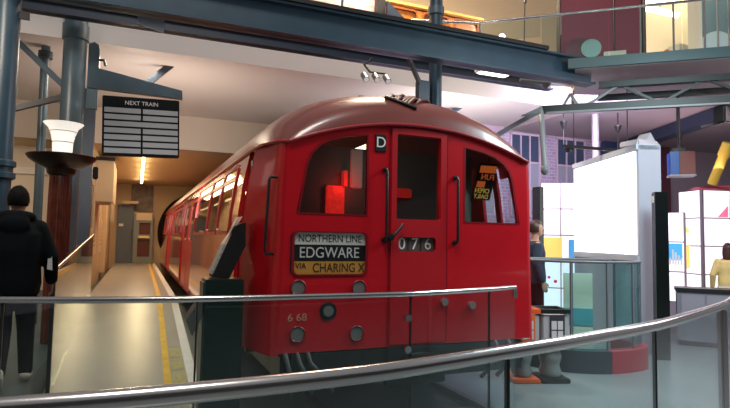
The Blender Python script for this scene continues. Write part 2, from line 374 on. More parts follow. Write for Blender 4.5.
# cab front
outer = [(1.13, .64), (3.56, .64), (3.56, 2.385)]+[(x, arcz(x)) for x in [3.56-.0608*k for k in range(1, 40)]]+[(1.13, 2.385)]
lw = [(1.225, 1.78), (1.85, 1.78), (1.85, 2.50), (1.65, 2.475), (1.50, 2.435), (1.40, 2.38), (1.325, 2.30), (1.285, 2.2)]
rw = [(2*XC-x, z-.03) for x, z in lw][::-1]
dw = rect(2.127, 2.58, 1.765, 2.53, .015, 3)
bl = rect(1.186, 1.85, 1.27, 1.635, .05); nb = rect(2.15, 2.53, 1.475, 1.605, .03)
cab = MB().shape(outer, [lw, rw, dw, bl, nb], XZ(YF+.03), .06).tumble().build('cab_front', RED, t)
for s in (-1, 1):                                                        # rounded corner panels
    pl = [(XC+s*1.215, YF), (XC+s*1.25, YF+.008), (XC+s*1.272, YF+.04), (XC+s*1.285, YF+.12), (XC+s*1.315, YF+.36), (XC+s*HW, YF+.64)]
    rg = [[Vector((x, y, .62)), Vector((x, y, 2.385+.05*i/5))] for i, (x, y) in enumerate(pl)]
    if s < 0: MB().loft(rg, cap=False, closed=False).tumble().build('corner_panel', RED, t, smooth=70)
    else:
        MB().loft(rg[:3], cap=False, closed=False).loft([[r[0], Vector((r[0].x, r[0].y, 1.73))] for r in rg[2:]], cap=False, closed=False).loft([[Vector((r[0].x, r[0].y, 2.27)), r[1]] for r in rg[2:]], cap=False, closed=False).tumble().build('corner_panel', RED, t, smooth=70)
        MB().loft([[Vector((r[0].x, r[0].y, 1.73)), Vector((r[0].x, r[0].y, 2.27))] for r in rg[2:]], cap=False, closed=False).tumble().build('corner_pane', GLASSD, t, smooth=70)
for nm, lp, dx in (('window_pane', lw, 0), ('window_pane', rw, 0)):
    MB().shape(lp, [], XZ(YF+.035), .012).build(nm, GLASSD, t)
def offs(lp, d):
    cx = sum(p[0] for p in lp)/len(lp); cz = sum(p[1] for p in lp)/len(lp); R_ = []
    for x, z in lp: v = Vector((x-cx, z-cz)); R_.append((x+v.x/v.length*d*1.3, z+v.y/v.length*d))
    return R_
for lp in (lw, rw): MB().shape(offs(lp, .004), [offs(lp, -.014)], XZ(YF+.012), .03).build('window_frame', mat('dark_red_paint', (.20, .004, .01), .35), t)
# cab door: slightly proud leaf with its own pane and handle
dleaf = MB().shape([(2.075, .66), (2.64, .66), (2.64, arcz(2.64)-.03), (2.36, arcz(2.36)-.022), (2.075, arcz(2.075)-.03)], [dw, nb], XZ(YF-.006), .016).build('cab_door', DRED, t)
MB().shape(dw, [], XZ(YF+.03), .012).build('door_pane', GLASSD, dleaf)
MB().tube([(2.045, YF-.035, 1.585), (2.06, YF-.06, 1.60), (2.09, YF-.07, 1.625), (2.175, YF-.05, 1.715)], .013, 10).disc((2.06, YF-.01, 1.60), (0, -1, 0), .03, .05).build('door_handle', BLACK, dleaf, smooth=50)
MB().tube([(2.03+.02*k, YF-.028, arcz(2.03+.02*k)-.006+.0) for k in range(33)], .013, 8).build('rain_strip', mat('dark_red_paint', (.20, .004, .01), .35), t, smooth=60)
m = MB()
for x in (2.06, 2.655): MB().box(x-.004, x+.004, YF-.003, YF+.002, .66, 2.55).build('door_seam', mat('dark_red_paint', (.20, .004, .01), .35), t)
for x, z0, z1 in ((2.008, 1.575, 2.195), (2.735, 1.56, 2.165)):
    MB().tube([(x, YF+.0, z0), (x, YF-.05, z0), (x, YF-.062, z0+.03), (x, YF-.062, z1-.03), (x, YF-.05, z1), (x, YF, z1)], .0125, 10)\
        .disc((x, YF+.005, z0), (0, -1, 0), .024, .02).disc((x, YF+.005, z1), (0, -1, 0), .024, .02).build('grab_rail', BLACK, t, smooth=50)
MB().tube([(1.06, 4.45, 1.445), (.975, 4.43, 1.445), (.965, 4.43, 1.48), (.985, 4.43, 2.05), (.995, 4.43, 2.08), (1.08, 4.45, 2.08)], .0125, 10).build('grab_rail', BLACK, t, smooth=50)
MB().tube([(3.6, 4.64, 1.36), (3.73, 4.60, 1.36), (3.75, 4.60, 1.40), (3.75, 4.60, 1.98), (3.73, 4.60, 2.02), (3.6, 4.64, 2.02)], .016, 10).build('grab_rail', BLACK, t, smooth=50)
# plates and blinds
dp = MB().box(1.909, 2.019, YF-.012, YF+.01, 2.357, 2.51, .004).build('letter_plate', BLACK, t)
MB().text('D', XZ(YF-.014) @ Matrix.Translation((1.964, 2.434, 0)), .135).build('lettering', TXTW, dp)
db = MB().box(1.192, 1.844, YF+.018, YF+.03, 1.276, 1.629).build('destination_blind', TXTK, t)
MB().box(1.194, 1.842, YF+.013, YF+.019, 1.525, 1.627).build('white_band', mat('blind_white', (.85, .83, .78), .5), db)
MB().box(1.194, 1.842, YF+.013, YF+.019, 1.278, 1.385).build('orange_band', mat('blind_orange', (.72, .34, .05), .5), db)
y_ = YF+.012
MB().text('NORTHERN LINE', XZ(y_) @ Matrix.Translation((1.52, 1.575, 0)), .088, sx=.84).build('lettering', TXTK, db)
MB().text('EDGWARE', XZ(y_) @ Matrix.Translation((1.515, 1.455, 0)), .128, sx=.88).build('lettering', TXTW, db)
MB().text('CHARING X', XZ(y_) @ Matrix.Translation((1.60, 1.328, 0)), .108, sx=.80).build('lettering', TXTK, db)
MB().text('VIA', XZ(y_) @ Matrix.Translation((1.262, 1.345, 0)), .072, sx=.85).build('lettering', TXTK, db)
MB().shape(bl, [], XZ(YF+.004), .006).build('blind_glass', GLASSB, t)
MB().shape(offs(bl, .008), [offs(bl, -.012)], XZ(YF-.002), .014).build('blind_frame', mat('dark_red_paint', (.20, .004, .01), .35), t)
nm = MB().box(2.152, 2.528, YF+.014, YF+.03, 1.478, 1.602).build('number_blind', mat('number_blind_brown', (.09, .06, .045), .5), t)
for ch, x in (('0', 2.195), ('7', 2.325), ('6', 2.46)):
    MB().text(ch, XZ(YF+.012) @ Matrix.Translation((x, 1.54, 0)), .15).build('lettering', TXTW if ch != '6' else mat('dim_white_lettering', (.5, .48, .44), .5), nm)
    MB().box(x+.062, x+.066, YF+.008, YF+.016, 1.478, 1.602).build('divider', TXTK, nm)
MB().text('6 68', XZ(YF-.003) @ Matrix.Translation((1.24, .925, 0)), .085, sx=1.1).build('lettering', mat('faded_gold_lettering', (.62, .26, .18), .5), t)
LENS = mat('lamp_lens', (.16, .16, .15), .15, coat=.5)
for x, z, dk in ((1.241, 1.17, 0), (1.78, 1.16, 0), (1.506, .971, 1), (1.243, .793, 0), (1.765, .776, 0)):
    lp = MB().disc((x, YF+.01, z), (0, -1, 0), .066 if not dk else .075, .02).build('marker_lamp', LENS if not dk else BLACK, t, smooth=40)
    if dk: MB().disc((x, YF-.01, z), (0, -1, 0), .045, .008).build('lens', LENS, lp, smooth=40)
    else: MB().tube([(x+.062*math.cos(k*PI/12), YF-.012, z+.062*math.sin(k*PI/12)) for k in range(25)], .007, 6).build('bezel', mat('dark_red_paint', (.20, .004, .01), .35), lp, smooth=60)
for x, z in ((2.92, .98), (2.62, 1.02)):
    MB().disc((x, YF+.01, z), (0, -1, 0), .035, .05).build('tail_lamp', mat('silver_lamp', (.6, .5, .5), .2, .7), t, smooth=40)
# left body side with openings
WY = [(5.82, 6.72), (6.80, 7.76), (7.86, 9.62), (12.9, 13.9), (14.0, 15.0), (15.1, 15.9), (18.6, 19.6), (19.7, 20.8)]
DY = [(9.95, 11.15), (11.2, 12.4), (16.2, 17.2), (17.25, 18.3)]
for s, xs in ((-1, 1.0), (1, 3.69)):
    holes = [rect(-b, -a, 1.62, 2.33, .05) for a, b in WY]
    hd = [rect(-b, -a, .60, 2.28) for a, b in ((9.9, 12.45), (16.15, 18.35))]
    MB().shape([(-5.36, .56), (-5.36, 2.42), (-23.5, 2.42), (-23.5, .56)], holes+hd, YZ(xs+.02*(-s)), .04).tumble().build('body_side', mat('red_side_gloss', (.42, .012, .014), .22, coat=1, noise=.06, nscale=2), t)
    for a, b in WY:
        wf = MB().shape(rect(-b-.02, -a+.02, 1.60, 2.35, .06), [rect(-b+.02, -a-.02, 1.64, 2.31, .05)], YZ(xs-.006*(-s)), .02).box(xs-.012, xs+.012, a, b, 2.175, 2.225).tumble().build('window_frame', mat('red_trim_paint', (.38, .03, .035), .3), t)
        MB().box(xs-.004, xs+.004, a, b, 1.62, 2.33).tumble().build('window_pane', GLASSW, wf)
    for a, b in DY:
        dl = MB().shape(rect(-b, -a, .60, 2.28), [rect(-b+.18, -a-.18, 1.5, 2.2, .06)], YZ(xs+.045*(-s)), .035).tumble().build('sliding_door', DRED, t)
        MB().box(xs+.04*(-s)-.004, xs+.04*(-s)+.004, a+.18, b-.18, 1.5, 2.2).tumble().build('door_pane', GLASS, dl)
    # cab side door, set back
    cdr = MB().shape(rect(-5.36, -5.0, .56, 2.42), [rect(-5.31, -5.08, 1.4, 2.3, .03)], YZ(xs+.06*(-s)), .03).tumble().build('cab_side_door', DRED, t)
    MB().box(xs+.06*(-s)-.004, xs+.06*(-s)+.004, 5.08, 5.31, 1.4, 2.3).tumble().build('door_pane', GLASS, cdr)
num = MB().box(.985, 1.045, 5.13, 5.25, 2.24, 2.31).build('number_plate', BLACK, t)
MB().text('76', YZ(.983) @ Matrix.Translation((-5.19, 2.275, 0)), .06).build('lettering', TXTW, num)
# interior, underframe, running gear
PALE = mat('cream_interior_paint', (.60, .54, .42), .5)
MB().box(1.06, 3.63, 5.05, 23.4, .58, .64).build('car_floor', mat('brown_lino', (.12, .08, .05), .5), t)
ib = MB().box(1.08, 3.61, 5.42, 5.46, .64, 2.55)
ib.build('cab_bulkhead', mat('drab_green_grey_paint', (.11, .12, .105), .6), t)
q0, q1 = at(350, 188, Y=5.4), at(363, 150, Y=5.4)
MB().box(q0.x, q1.x, 5.395, 5.42, q0.z, q1.z, .01).build('notice_board', mat('pale_notice', (.62, .64, .58), .5), t)
q0, q1 = at(326, 216, Y=5.36), at(345, 186, Y=5.36)
MB().box(q0.x, q1.x, 5.36, 5.40, q0.z, q1.z, .015).build('red_indicator_panel', mat('red_ribbed_panel', (.5, .02, .015), .35, emit=.5, ecol=(1, .03, .02), noise=.7, nscale=22, bump=.5, bscale=60), t)
pl = bpy.data.lights.new('red_pilot_light', 'POINT'); pl.energy = 2.2; pl.color = (1, .03, .02); pl.shadow_soft_size = .03
po = bpy.data.objects.new('red_pilot_light', pl); C.objects.link(po); po.location = (q1.x-.02, 5.22, q1.z-.02)
MB().box(q1.x-.02, q1.x+.02, 5.34, 5.42, q1.z, q1.z+.16).build('red_lamp', mat('red_glow_dim', (.4, .01, .01), .4, emit=.5, ecol=(1, .03, .02)), t)
q0, q1 = at(394, 197, Y=5.36), at(412, 189, Y=5.36)
MB().box(q0.x, q1.x, 5.36, 5.42, q0.z, q1.z, .01).build('red_indicator_panel', mat('red_glow_low', (.4, .01, .01), .4, emit=.22, ecol=(1, .03, .02)), t)
m = MB()
for k in range(3): m.prism([(2.30+.02*k, 5.36, 1.78+.13*k), (2.44-.04*k, 5.36, 1.84+.13*k), (2.30, 5.36, 1.90+.13*k)], (0, .05, 0))
m.build('brake_gear', BLACK, t)
# sign reflection in the right cab window, built as a mirrored glowing board
NY = 4.78
hn = MB().prism([at(471.5, 199.5, Y=NY), at(489.5, 200.5, Y=NY), at(498, 164, Y=NY), at(480, 163, Y=NY)], (0, .012, 0)).build('reflected_notice', mat('reflected_black', (.01, .01, .01), .4), t)
ORG = mat('reflected_orange', (.8, .17, .04), .5, emit=.35, ecol=(1, .2, .04)); YLW = mat('reflected_yellow', (.8, .55, .12), .5, emit=.35, ecol=(1, .7, .15))  # emission imitates the bright print of the reflected sign
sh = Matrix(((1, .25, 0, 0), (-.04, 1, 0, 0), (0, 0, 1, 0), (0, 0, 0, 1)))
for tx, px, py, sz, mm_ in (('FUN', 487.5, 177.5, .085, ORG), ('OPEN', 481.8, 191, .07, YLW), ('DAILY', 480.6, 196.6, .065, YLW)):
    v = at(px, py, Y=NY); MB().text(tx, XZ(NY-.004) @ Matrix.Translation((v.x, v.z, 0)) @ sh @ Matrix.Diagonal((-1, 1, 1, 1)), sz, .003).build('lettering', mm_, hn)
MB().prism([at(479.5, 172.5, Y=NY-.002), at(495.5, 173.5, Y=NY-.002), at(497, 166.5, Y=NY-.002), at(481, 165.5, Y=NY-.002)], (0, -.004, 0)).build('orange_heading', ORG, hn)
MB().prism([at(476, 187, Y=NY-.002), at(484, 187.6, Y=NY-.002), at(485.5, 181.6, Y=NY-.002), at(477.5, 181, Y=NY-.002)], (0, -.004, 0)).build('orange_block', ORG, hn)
MB().tube([at(489, 163.5, Y=NY), Vector((at(489, 163.5, Y=NY).x, NY, 2.5))], .006, 6).build('cord', BLACK, hn)  # cord added to hold the board that stands for the reflection
for x in (1.3, 3.2):
    MB().box(x-.2, x+.25, 5.6, 23, .64, 1.05, .03).box(x-.22 if x < 2 else x+.18, x-.13 if x < 2 else x+.27, 5.6, 23, 1.0, 1.5, .03).build('bench_seat', mat('moquette', (.16, .05, .035), .9), t)
MB().tube([(2.345, 5.6, 2.62), (2.345, 23, 2.62)], .03, 8).build('saloon_lamp', mat('saloon_lamp_glow', (1, .8, .5), .5, emit=4, ecol=(1, .75, .42)), t)
MB().box(1.12, 3.57, YF+.06, 23.4, .40, .60).build('underframe', BLACK, t)
MB().box(1.02, 1.10, 5.4, 23.4, .46, .56).build('step_board', mat('worn_brown_steel', (.10, .07, .05), .5), t)
cp = MB().box(2.20, 2.50, YF-.14, YF+.3, .36, .58, .03).tube([(2.345, YF-.14, .47), (2.345, YF-.22, .47)], .10, 16).box(2.05, 2.64, YF-.02, YF+.05, .30, .64, .01)
cp.build('coupler', mat('dark_iron', (.012, .013, .013), .5), t, smooth=40)
for x0, dx in ((1.15, .05), (1.25, .10), (1.34, .16), (3.2, -.1), (3.35, -.08)):
    m = MB().tube([(x0, YF+.02, .64), (x0+.01, YF-.04, .56), (x0+dx, YF-.06, .40), (x0+dx*1.4, YF+.03, .30)], .02, 8)
    m.build('brake_hose', mat('grey_hose', (.07, .07, .065), .55), t, smooth=50)
m = MB().box(1.2, 3.5, YF-.005, YF+.04, .36, .63)
m.build('front_valance', mat('dark_iron', (.012, .013, .013), .5), t)
for y in (6.2, 8.0, 19, 21):
    for x in (1.55, 3.0): MB().disc((x, y, .42), (1, 0, 0), .38, .14, 32).build('wheel', mat('dark_iron', (.012, .013, .013), .5), t, smooth=40)
for x in (1.62, 3.07): struct(MB().box(x-.035, x+.035, 3.5, 24, 0, .05).build('trim_rail', mat('rail_steel', (.18, .16, .15), .35, .8)))
# ================================================================== STEELWORK
GR = 'steel columns and pipes'
def ibeam(name, label, x0, x1, y, z0, z1, fw, m, tilt=0):
    o = MB().box(x0, x1, y-.012, y+.012, z0, z1).box(x0, x1, y-fw/2, y+fw/2, z0, z0+.03).box(x0, x1, y-fw/2, y+fw/2, z1-.03, z1)
    return tag(o.build(name, m), label, 'beam')
ibeam('footbridge_beam', 'deep blue-grey steel I-beam crossing above the train, nearest of the two', -2.6, 6.55, 6.5, 4.07, 4.47, .22, BLUE)
ibeam('footbridge_beam', 'dark navy steel beam seen behind and just below the big footbridge beam', -2.6, 6.9, 7.8, 4.36, 4.56, .16, NAVY)
tag(MB().box(-2.6, 5.6, 6.36, 6.66, 4.475, 4.53).build('deck_edge', BLACK), 'black walkway edge lying on top of the big footbridge beam', 'walkway')
t = thing('round_column', 'round blue-grey steel column rising behind the train roof', 'column', (4.16, 7.25, 0))
MB().tube([(4.16, 7.25, 0), (4.16, 7.25, 6.6)], .10, 24).build('shaft', BLUE, t, smooth=40)
MB().box(3.84, 4.02, 7.18, 7.30, 0, 4.0).build('flange', NAVY, t)
MB().tube([(4.16, 7.25, 5.08), (4.16, 7.25, 5.2)], .125, 24).build('collar', BLUEL, t, smooth=40)
MB().beam((3.86, 7.2, 3.95), (3.5, 7.0, 4.35), .05, .06).build('brace', BLUEL, t)
t = thing('round_column', 'thick round pale blue column beside the hanging train indicator', 'column', (-.885, 8.27, .3))
MB().tube([(-.885, 8.27, .3), (-.885, 8.27, 5.2)], .145, 28).build('shaft', BLUEL, t, smooth=40)
MB().tube([(-.885, 8.27, 4.22), (-.885, 8.27, 4.42)], .165, 28).build('capital', BLUEL, t, smooth=40)
MB().shape([(-.72, 3.3), (-.58, 3.3), (-.58, 4.12), (-.60, 4.2), (-.65, 4.23), (-.72, 4.2)], [], XZ(8.30), .08).build('side_plate', BLUEL, t, smooth=30)
MB().tube([(-.58, 8.25, 3.98), (-.52, 8.22, 3.98), (-.50, 8.2, 3.9)], .018, 8).build('hook', BLACK, t)
tag(MB().box(-1.10, -.82, 11.3, 11.45, .5, 4.3).build('flat_post', NAVY), 'dark navy flat post at the end of the glass ramp railing', 'column')
t = thing('round_column', 'blue column at the left edge of the photo with a ribbed collar', 'column', (-1.31, 6.6, .3))
MB().tube([(-1.33, 6.6, .3), (-1.33, 6.6, 4.6)], .105, 24).build('shaft', BLUE, t, smooth=40)
MB().lathe([(.11, 2.12), (.14, 2.14), (.14, 2.19), (.115, 2.20), (.115, 2.25), (.14, 2.26), (.14, 2.31), (.11, 2.33)], (-1.33, 6.6, 0), 24).build('collar', BLUE, t, smooth=40)
MB().box(-1.24, -1.14, 6.55, 6.58, 3.82, 3.9).build('bracket', BLACK, t)
t = thing('drain_pipe', 'slim vertical blue pipe between the left edge column and the thick column', 'pipe', (-1.33, 9.0, .3))
MB().tube([(-1.32, 9.0, .3), (-1.34, 9.0, 4.3)], .06, 16).build('shaft', BLUEL, t, smooth=40)
MB().tube([(-1.34, 9.0, 4.12), (-1.34, 9.0, 4.22)], .095, 16).build('collar', NAVY, t, smooth=40)
tag(MB().beam(at(13, 37, Y=8.25), at(64, 86, Y=8.25), .07, .07).build('diagonal_brace', BLUE), 'dark diagonal brace sloping down between the two left columns', 'brace')
tag(MB().beam(at(8, 110, Y=8.3), at(64, 97, Y=8.3), .08, .07).build('diagonal_brace', BLACK), 'black brace rising gently towards the slim pipe', 'brace')
tag(MB().beam(at(179, 59, Y=9.2), at(145, 85, Y=9.2), .06, .10).build('diagonal_brace', NAVY), 'short dark strut slanting above the hanging train indicator', 'brace')
tag(MB().beam(at(471, 101, Y=9.5), at(446, 115, Y=9.5), .08, .09).build('diagonal_brace', NAVY), 'short dark strut right of the column behind the train roof', 'brace')
tag(MB().beam(at(355, 86, Y=9.5), at(364, 98, Y=9.5), .06, .12).build('diagonal_brace', BLACK), 'small black strut just above the train roof', 'brace')
t = MB().prism([(-2.0, 7.0, 4.36), (-.45, 7.0, 4.36), (.15, 7.0, 4.56), (-2.0, 7.0, 4.56)], (0, .1, 0)).build('gusset_plate', NAVY)
tag(t, 'dark tapered gusset under the footbridge beside the thick column', 'bracket')
t = MB().prism([(-.1, 6.9, 4.10), (.2, 6.9, 4.02), (.2, 6.9, 4.2), (-.1, 6.9, 4.28)], (0, .02, 0)).build('beam_clip', mat('pale_blue_plate', (.28, .34, .42), .5))
tag(t, 'small pale blue plate hanging below the footbridge beam at left', 'plate')
# hanging spotlight cluster
t = thing('spotlight_cluster', 'black ceiling bracket with three small spotlights above the train roof', 'spotlight', at(373, 62, Y=7.6))
p0 = Vector((at(374, 60, Y=7.6).x, 7.7, 4.40)); p1 = at(370, 72, Y=7.6)
MB().tube([p0, p0+Vector((-.12, 0, -.12)), p1], .018, 8).tube([p1, at(386, 74, Y=7.6)], .014, 8).build('arm', BLACK, t)
for q in ((365, 77), (376, 77.5), (387, 79)):
    c = at(*q, Y=7.55); h = MB().tube([c+Vector((0, .06, .05)), c+Vector((0, -.05, -.05))], .05, 14).build('spotlight', mat('grey_metal', (.2, .2, .2), .4, .5), t, smooth=40)
    MB().disc(c+Vector((0, -.052, -.052)), (0, -1, -1), .04, .006).build('lens', mat('spot_lens', (.6, .6, .6), .2, emit=.4), h)
# lattice truss below the gallery
TS = mat('dark_green_grey_steel', (.018, .024, .022), .45); LG = mat('light_grey_steel', (.20, .21, .225), .4)
t = thing('lattice_truss', 'dark lattice truss running below the upper gallery on the right', 'truss', gp(0, -.3, 3.8))
MB().beam(gp(-.48, -.35, 3.70), gp(5.5, -.35, 3.70), .12, .12).build('bottom_chord', TS, t)
MB().beam(gp(.36, -.35, 4.04), gp(5.5, -.35, 4.04), .12, .09).build('top_chord', TS, t)
MB().beam(gp(.4, -.9, 3.98), gp(5.5, -.9, 3.98), .10, .09).build('rear_chord', TS, t)
MB().beam(gp(-.42, -.27, 3.635), gp(5.5, -.27, 3.635), .04, .025).build('cable_tray', LG, t)
for a_, b_ in ((-.16, -.05), (.05, -.05), (.2, .62), (1.15, .72), (1.3, 1.75), (2.4, 1.9), (2.5, 3.0), (3.6, 3.1)):
    MB().beam(gp(a_, -.35, 3.75), gp(b_, -.35, 4.0 if a_ > .1 else 3.94), .04, .04).build('diagonal', LG if a_ < .4 else TS, t)
t = thing('pivot_strut', 'grey steel struts meeting in a joint at the end of the lattice truss', 'strut', gp(-.5, -.35, 3.70))
j = gp(-.5, -.35, 3.70)
MB().ball(j, .07).build('joint', LG, t, smooth=60)
MB().beam(j, at(494, 137, d=8.9), .09, .07).build('sloping_strut', mat('mid_grey_steel', (.14, .145, .16), .4), t)
MB().tube([j, at(542, 130, d=8.35), at(545, 168, d=8.3)], .045, 14).build('hanging_strut', LG, t, smooth=40)
MB().ball(at(545, 170, d=8.3), .065, .065, .08).build('end_fitting', mat('mid_grey_steel', (.14, .145, .16), .4), t, smooth=60)
MB().prism([at(522, 115, d=8.4), at(540, 107, d=8.4), at(541, 113, d=8.4)], (.05, .1, 0)).build('gusset', TS, t)
t = MB().tube([at(520, 80, d=8.9), at(545, 83, d=8.9), at(556, 77, d=8.9)], .03, 8).tube([at(545, 83, d=8.9), at(548, 87, d=8.9)], .07, 10).build('pipe_bracket', mat('mid_grey_steel', (.14, .145, .16), .4))
tag(t, 'small grey pipe fitting under the right end of the footbridge', 'bracket')
q0, q1 = at(522, 85, Y=8.3), at(575, 83, Y=8.0)
tag(MB().beam(q0, q1, .2, .04).beam(q0.lerp(q1, .3), q0.lerp(q1, .3)+Vector((0, .25, .3)), .03, .03, (1, 0, 0)).build('soffit_bar', BLACK), 'thin black bar crossing below the end of the footbridge', 'bar')
# things hung from the gallery soffit
for (px, py, py2, dd, lb) in ((563.5, 123, 147, 11, 'black pendant rod in front of the violet brick mural'), (618, 127, 152, 11, 'thin pendant cable before the blue wall'), (679, 136, 160, 11, 'thin pendant stem near the yellow pole')):
    t = thing('pendant_rod', lb, 'pendant', at(px, py, d=dd))
    q_ = at(px, py, d=dd); MB().tube([Vector((q_.x, q_.y, 4.31 if px < 600 else 4.23)), at(px, py2, d=dd)], .012, 8).build('rod', BLACK, t)
    MB().lathe([(.02, -.12), (.07, 0), (.07, .03)], at(px, py, d=dd), 12).build('ceiling_rose', BLACK, t)
t = thing('track_bar', 'dark horizontal lighting track with spotlights above the white screen', 'lighting track', at(565, 147, d=9.5))
q0, q1 = at(563, 146, d=9.5), at(640, 152, d=8.8)
MB().beam(q0, q1, .05, .05).build('bar', BLACK, t)
for q_ in (q0.lerp(q1, .15), q0.lerp(q1, .85)): MB().tube([q_, Vector((q_.x, q_.y, 4.22))], .008, 6).build('hanger', BLACK, t)
MB().tube([at(569, 147, d=9.5), at(570, 152, d=9.5)], .07, 10).build('spotlight', BLACK, t)
tag(MB().tube([(8.58, 8.4, 0), (8.58, 8.4, 4.3)], .07, 16).build('white_pole', mat('pale_pole', (.34, .31, .33), .4), smooth=40), 'pale vertical pole standing behind the white screen wall', 'pole')
t = thing('track_bar', 'dark spotlight on a bar at the right edge below the truss', 'lighting track', at(722, 112, d=8.0))
MB().beam(at(700, 127, d=8), at(735, 119, d=8), .04, .04).build('bar', BLACK, t)
MB().box(-.09, .09, -.09, .09, -.13, .13, .02, M=Matrix.Translation(at(723, 115, d=8))).tube([at(724, 109, d=8), at(724, 107, d=8)], .02, 8).build('spotlight', BLACK, t)
tag(MB().beam(at(628, 146, Z=4.08), at(740, 108, Z=4.08), .3, .24).build('soffit_beam', NAVY), 'dark blue beam under the right-hand ceiling behind the truss', 'beam')
t = thing('projector', 'maroon and blue projector hung on a pole above the light boxes', 'projector', at(679, 164, d=9.5))
c = at(679, 164, d=9.5); M_ = Matrix.Translation(c) @ Matrix.Rotation(-.75, 4, 'Z')
MB().box(-.02, .22, -.16, .16, -.20, .20, .01, M=M_).build('housing', mat('maroon_orange_case', (.24, .06, .04), .45), t)
MB().box(-.16, -.02, -.165, .165, -.20, .20, .01, M=M_).build('blue_front', mat('bright_blue_case', (.02, .10, .42), .35), t)
MB().box(-.17, .23, -.17, .17, -.225, -.20, M=M_).build('base_tray', mat('pale_grey_plastic', (.5, .45, .45), .5), t)
MB().tube([c+Vector((0, 0, .2)), Vector((c.x, c.y, 4.22))], .03, 10).box(-.1, .1, -.05, .05, .2, .28, M=M_).build('pole', BLACK, t)

# ================================================================== NEXT TRAIN INDICATOR
t = thing('train_indicator', 'black hanging next train indicator board with rows of white slats', 'sign', (0, 7.62, 2.58))
sk = Matrix(((1, 0, 0, 0), (0, 1, 0, 0), (.07, 0, 1, 0), (0, 0, 0, 1)))       # hangs a little askew
sk = Matrix.Translation((0.01, 0, 2.6)) @ Matrix.Rotation(-.035, 4, 'Y') @ Matrix.Translation((-.01, 0, -2.6))
MB().box(-.455, .475, 7.60, 7.72, 2.60, 3.365, .008, M=sk).build('case', mat('indicator_black', (.008, .010, .012), .6, spec=.15), t)
MB().text('NEXT TRAIN', sk @ XZ(7.597) @ Matrix.Translation((.01, 3.285, 0)), .074, sx=.95).build('lettering', TXTW, t)
SL = mat('white_slat', (.42, .44, .46), .5)
for k in range(7):
    z1 = 3.215-k*.087
    for x0, x1 in (((-.43, .455),) if k == 2 else ((-.43, .0), (.025, .455))):
        MB().box(x0, x1, 7.592, 7.60, z1-.062, z1, M=sk).build('slat', SL, t)
t = MB().prism([(-.66, 7.64, 3.72), (.48, 7.64, 3.53), (.49, 7.64, 3.42), (-.66, 7.64, 3.44)], (0, .09, 0)).build('bracket_arm', BLUEL)
tag(t, 'tapered blue bracket arm holding the next train indicator', 'bracket')

# ================================================================== FLUTED UPLIGHTER
c = Vector((-.87, 7.4, 0))
t = thing('uplighter', 'fluted mahogany column uplighter with bronze bowl and white glass shade', 'lamp', (c.x, c.y, .3))
def us(prof): return [(r*1.07, 1.58+(z-1.58)*1.07) for r, z in prof]
MB().lathe([(.125, .3), (.125, 2.0), (.12, 2.3)], c, 40, .09).build('fluted_column', WOOD, t)
MB().lathe(us([(.11, 2.22), (.14, 2.25), (.15, 2.30), (.24, 2.34), (.33, 2.40), (.355, 2.44), (.345, 2.45), (.3, 2.42), (.05, 2.40)]), c, 40).build('bowl', BRONZE, t, smooth=50)
sd = MB().lathe(us([(.09, 2.42), (.10, 2.5), (.105, 2.6), (.12, 2.68), (.15, 2.76), (.205, 2.815), (.20, 2.815), (.14, 2.755), (.11, 2.68), (.09, 2.5)]), c, 40).build('lamp_shade', mat('lit_opal_glass', (.9, .88, .82), .4, emit=.75, ecol=(1, .93, .82)), t, smooth=60)
for r, z in us([(.107, 2.60), (.134, 2.72)]): MB().tube([(c.x+r*math.cos(k*PI/16), c.y+r*math.sin(k*PI/16), z) for k in range(33)], .004, 6).build('band', BRONZE, sd)
MB().box(-.53, -.47, 7.36, 7.43, 2.25, 2.40, .01).build('switch_box', BLACK, t)

# ================================================================== PLATFORM FITTINGS
for k in range(6):
    y = 13.3+1.32*k
    t = thing('fluorescent_lamp', 'warm strip lamp in the glowing row under the platform ceiling', 'ceiling lamp', (.07, y+.55, 3.53), 0, 'strip lamps over the platform')
    MB().box(.03, .11, y, y+1.1, 3.49, 3.53).build('housing', mat('lamp_housing', (.5, .42, .3), .5), t)
    MB().tube([(.07, y+.04, 3.44), (.07, y+1.06, 3.44)], .035, 10).build('tube', mat('warm_tube_glow', (1, .8, .5), .4, emit=16, ecol=(1, .72, .36)), t)
for y0, lb in ((13.9, 'pale information panel on the left platform wall nearest the ramp'), (16.6, 'pale information panel further along the left platform wall')):
    o = thing('wall_panel', lb, 'panel', (-.93, y0+.5, 1.1))
    MB().box(-.95, -.93, y0, y0+1.1, 1.1, 2.0).build('board', mat('panel_cream', (.62, .50, .36), .5), o)
    for k in range(5): MB().box(-.93, -.926, y0+.12, y0+.12+.15*(5-k)*.8, 1.3+.1*k, 1.33+.1*k).build('text_line', mat('panel_ink', (.25, .18, .12), .6), o)
o = thing('wall_cabinet', 'pale cabinet fixed high on the left platform wall with thin rods below', 'cabinet', (-.75, 14.9, 1.9))
MB().box(-.95, -.56, 14.0, 15.8, 2.34, 3.30, .01).build('body', mat('pale_tan_plaster', (.56, .44, .29), .7), o)
MB().box(-.95, -.54, 13.98, 15.82, 3.30, 3.38).build('top', mat('dark_window', (.03, .03, .03), .1), o)
for k in range(7): MB().box(-.60, -.57, 14.05+.27*k, 14.08+.27*k, 1.9+.06*(k % 3), 2.34).build('rod', mat('pale_tan_plaster', (.56, .44, .29), .7), o)
o = thing('framed_picture', 'old monochrome photograph panel on the end wall above the cabinet', 'picture', (.12, 22.76, 2.5))
MB().box(-.27, .53, 22.75, 22.8, 2.48, 3.5).build('frame', mat('picture_brown', (.16, .12, .085), .5, noise=.6, nscale=5), o)
o = thing('equipment_cabinet', 'blue-grey cabinet with dark red windows at the far end of the platform', 'cabinet', (.2, 22.55, .5))
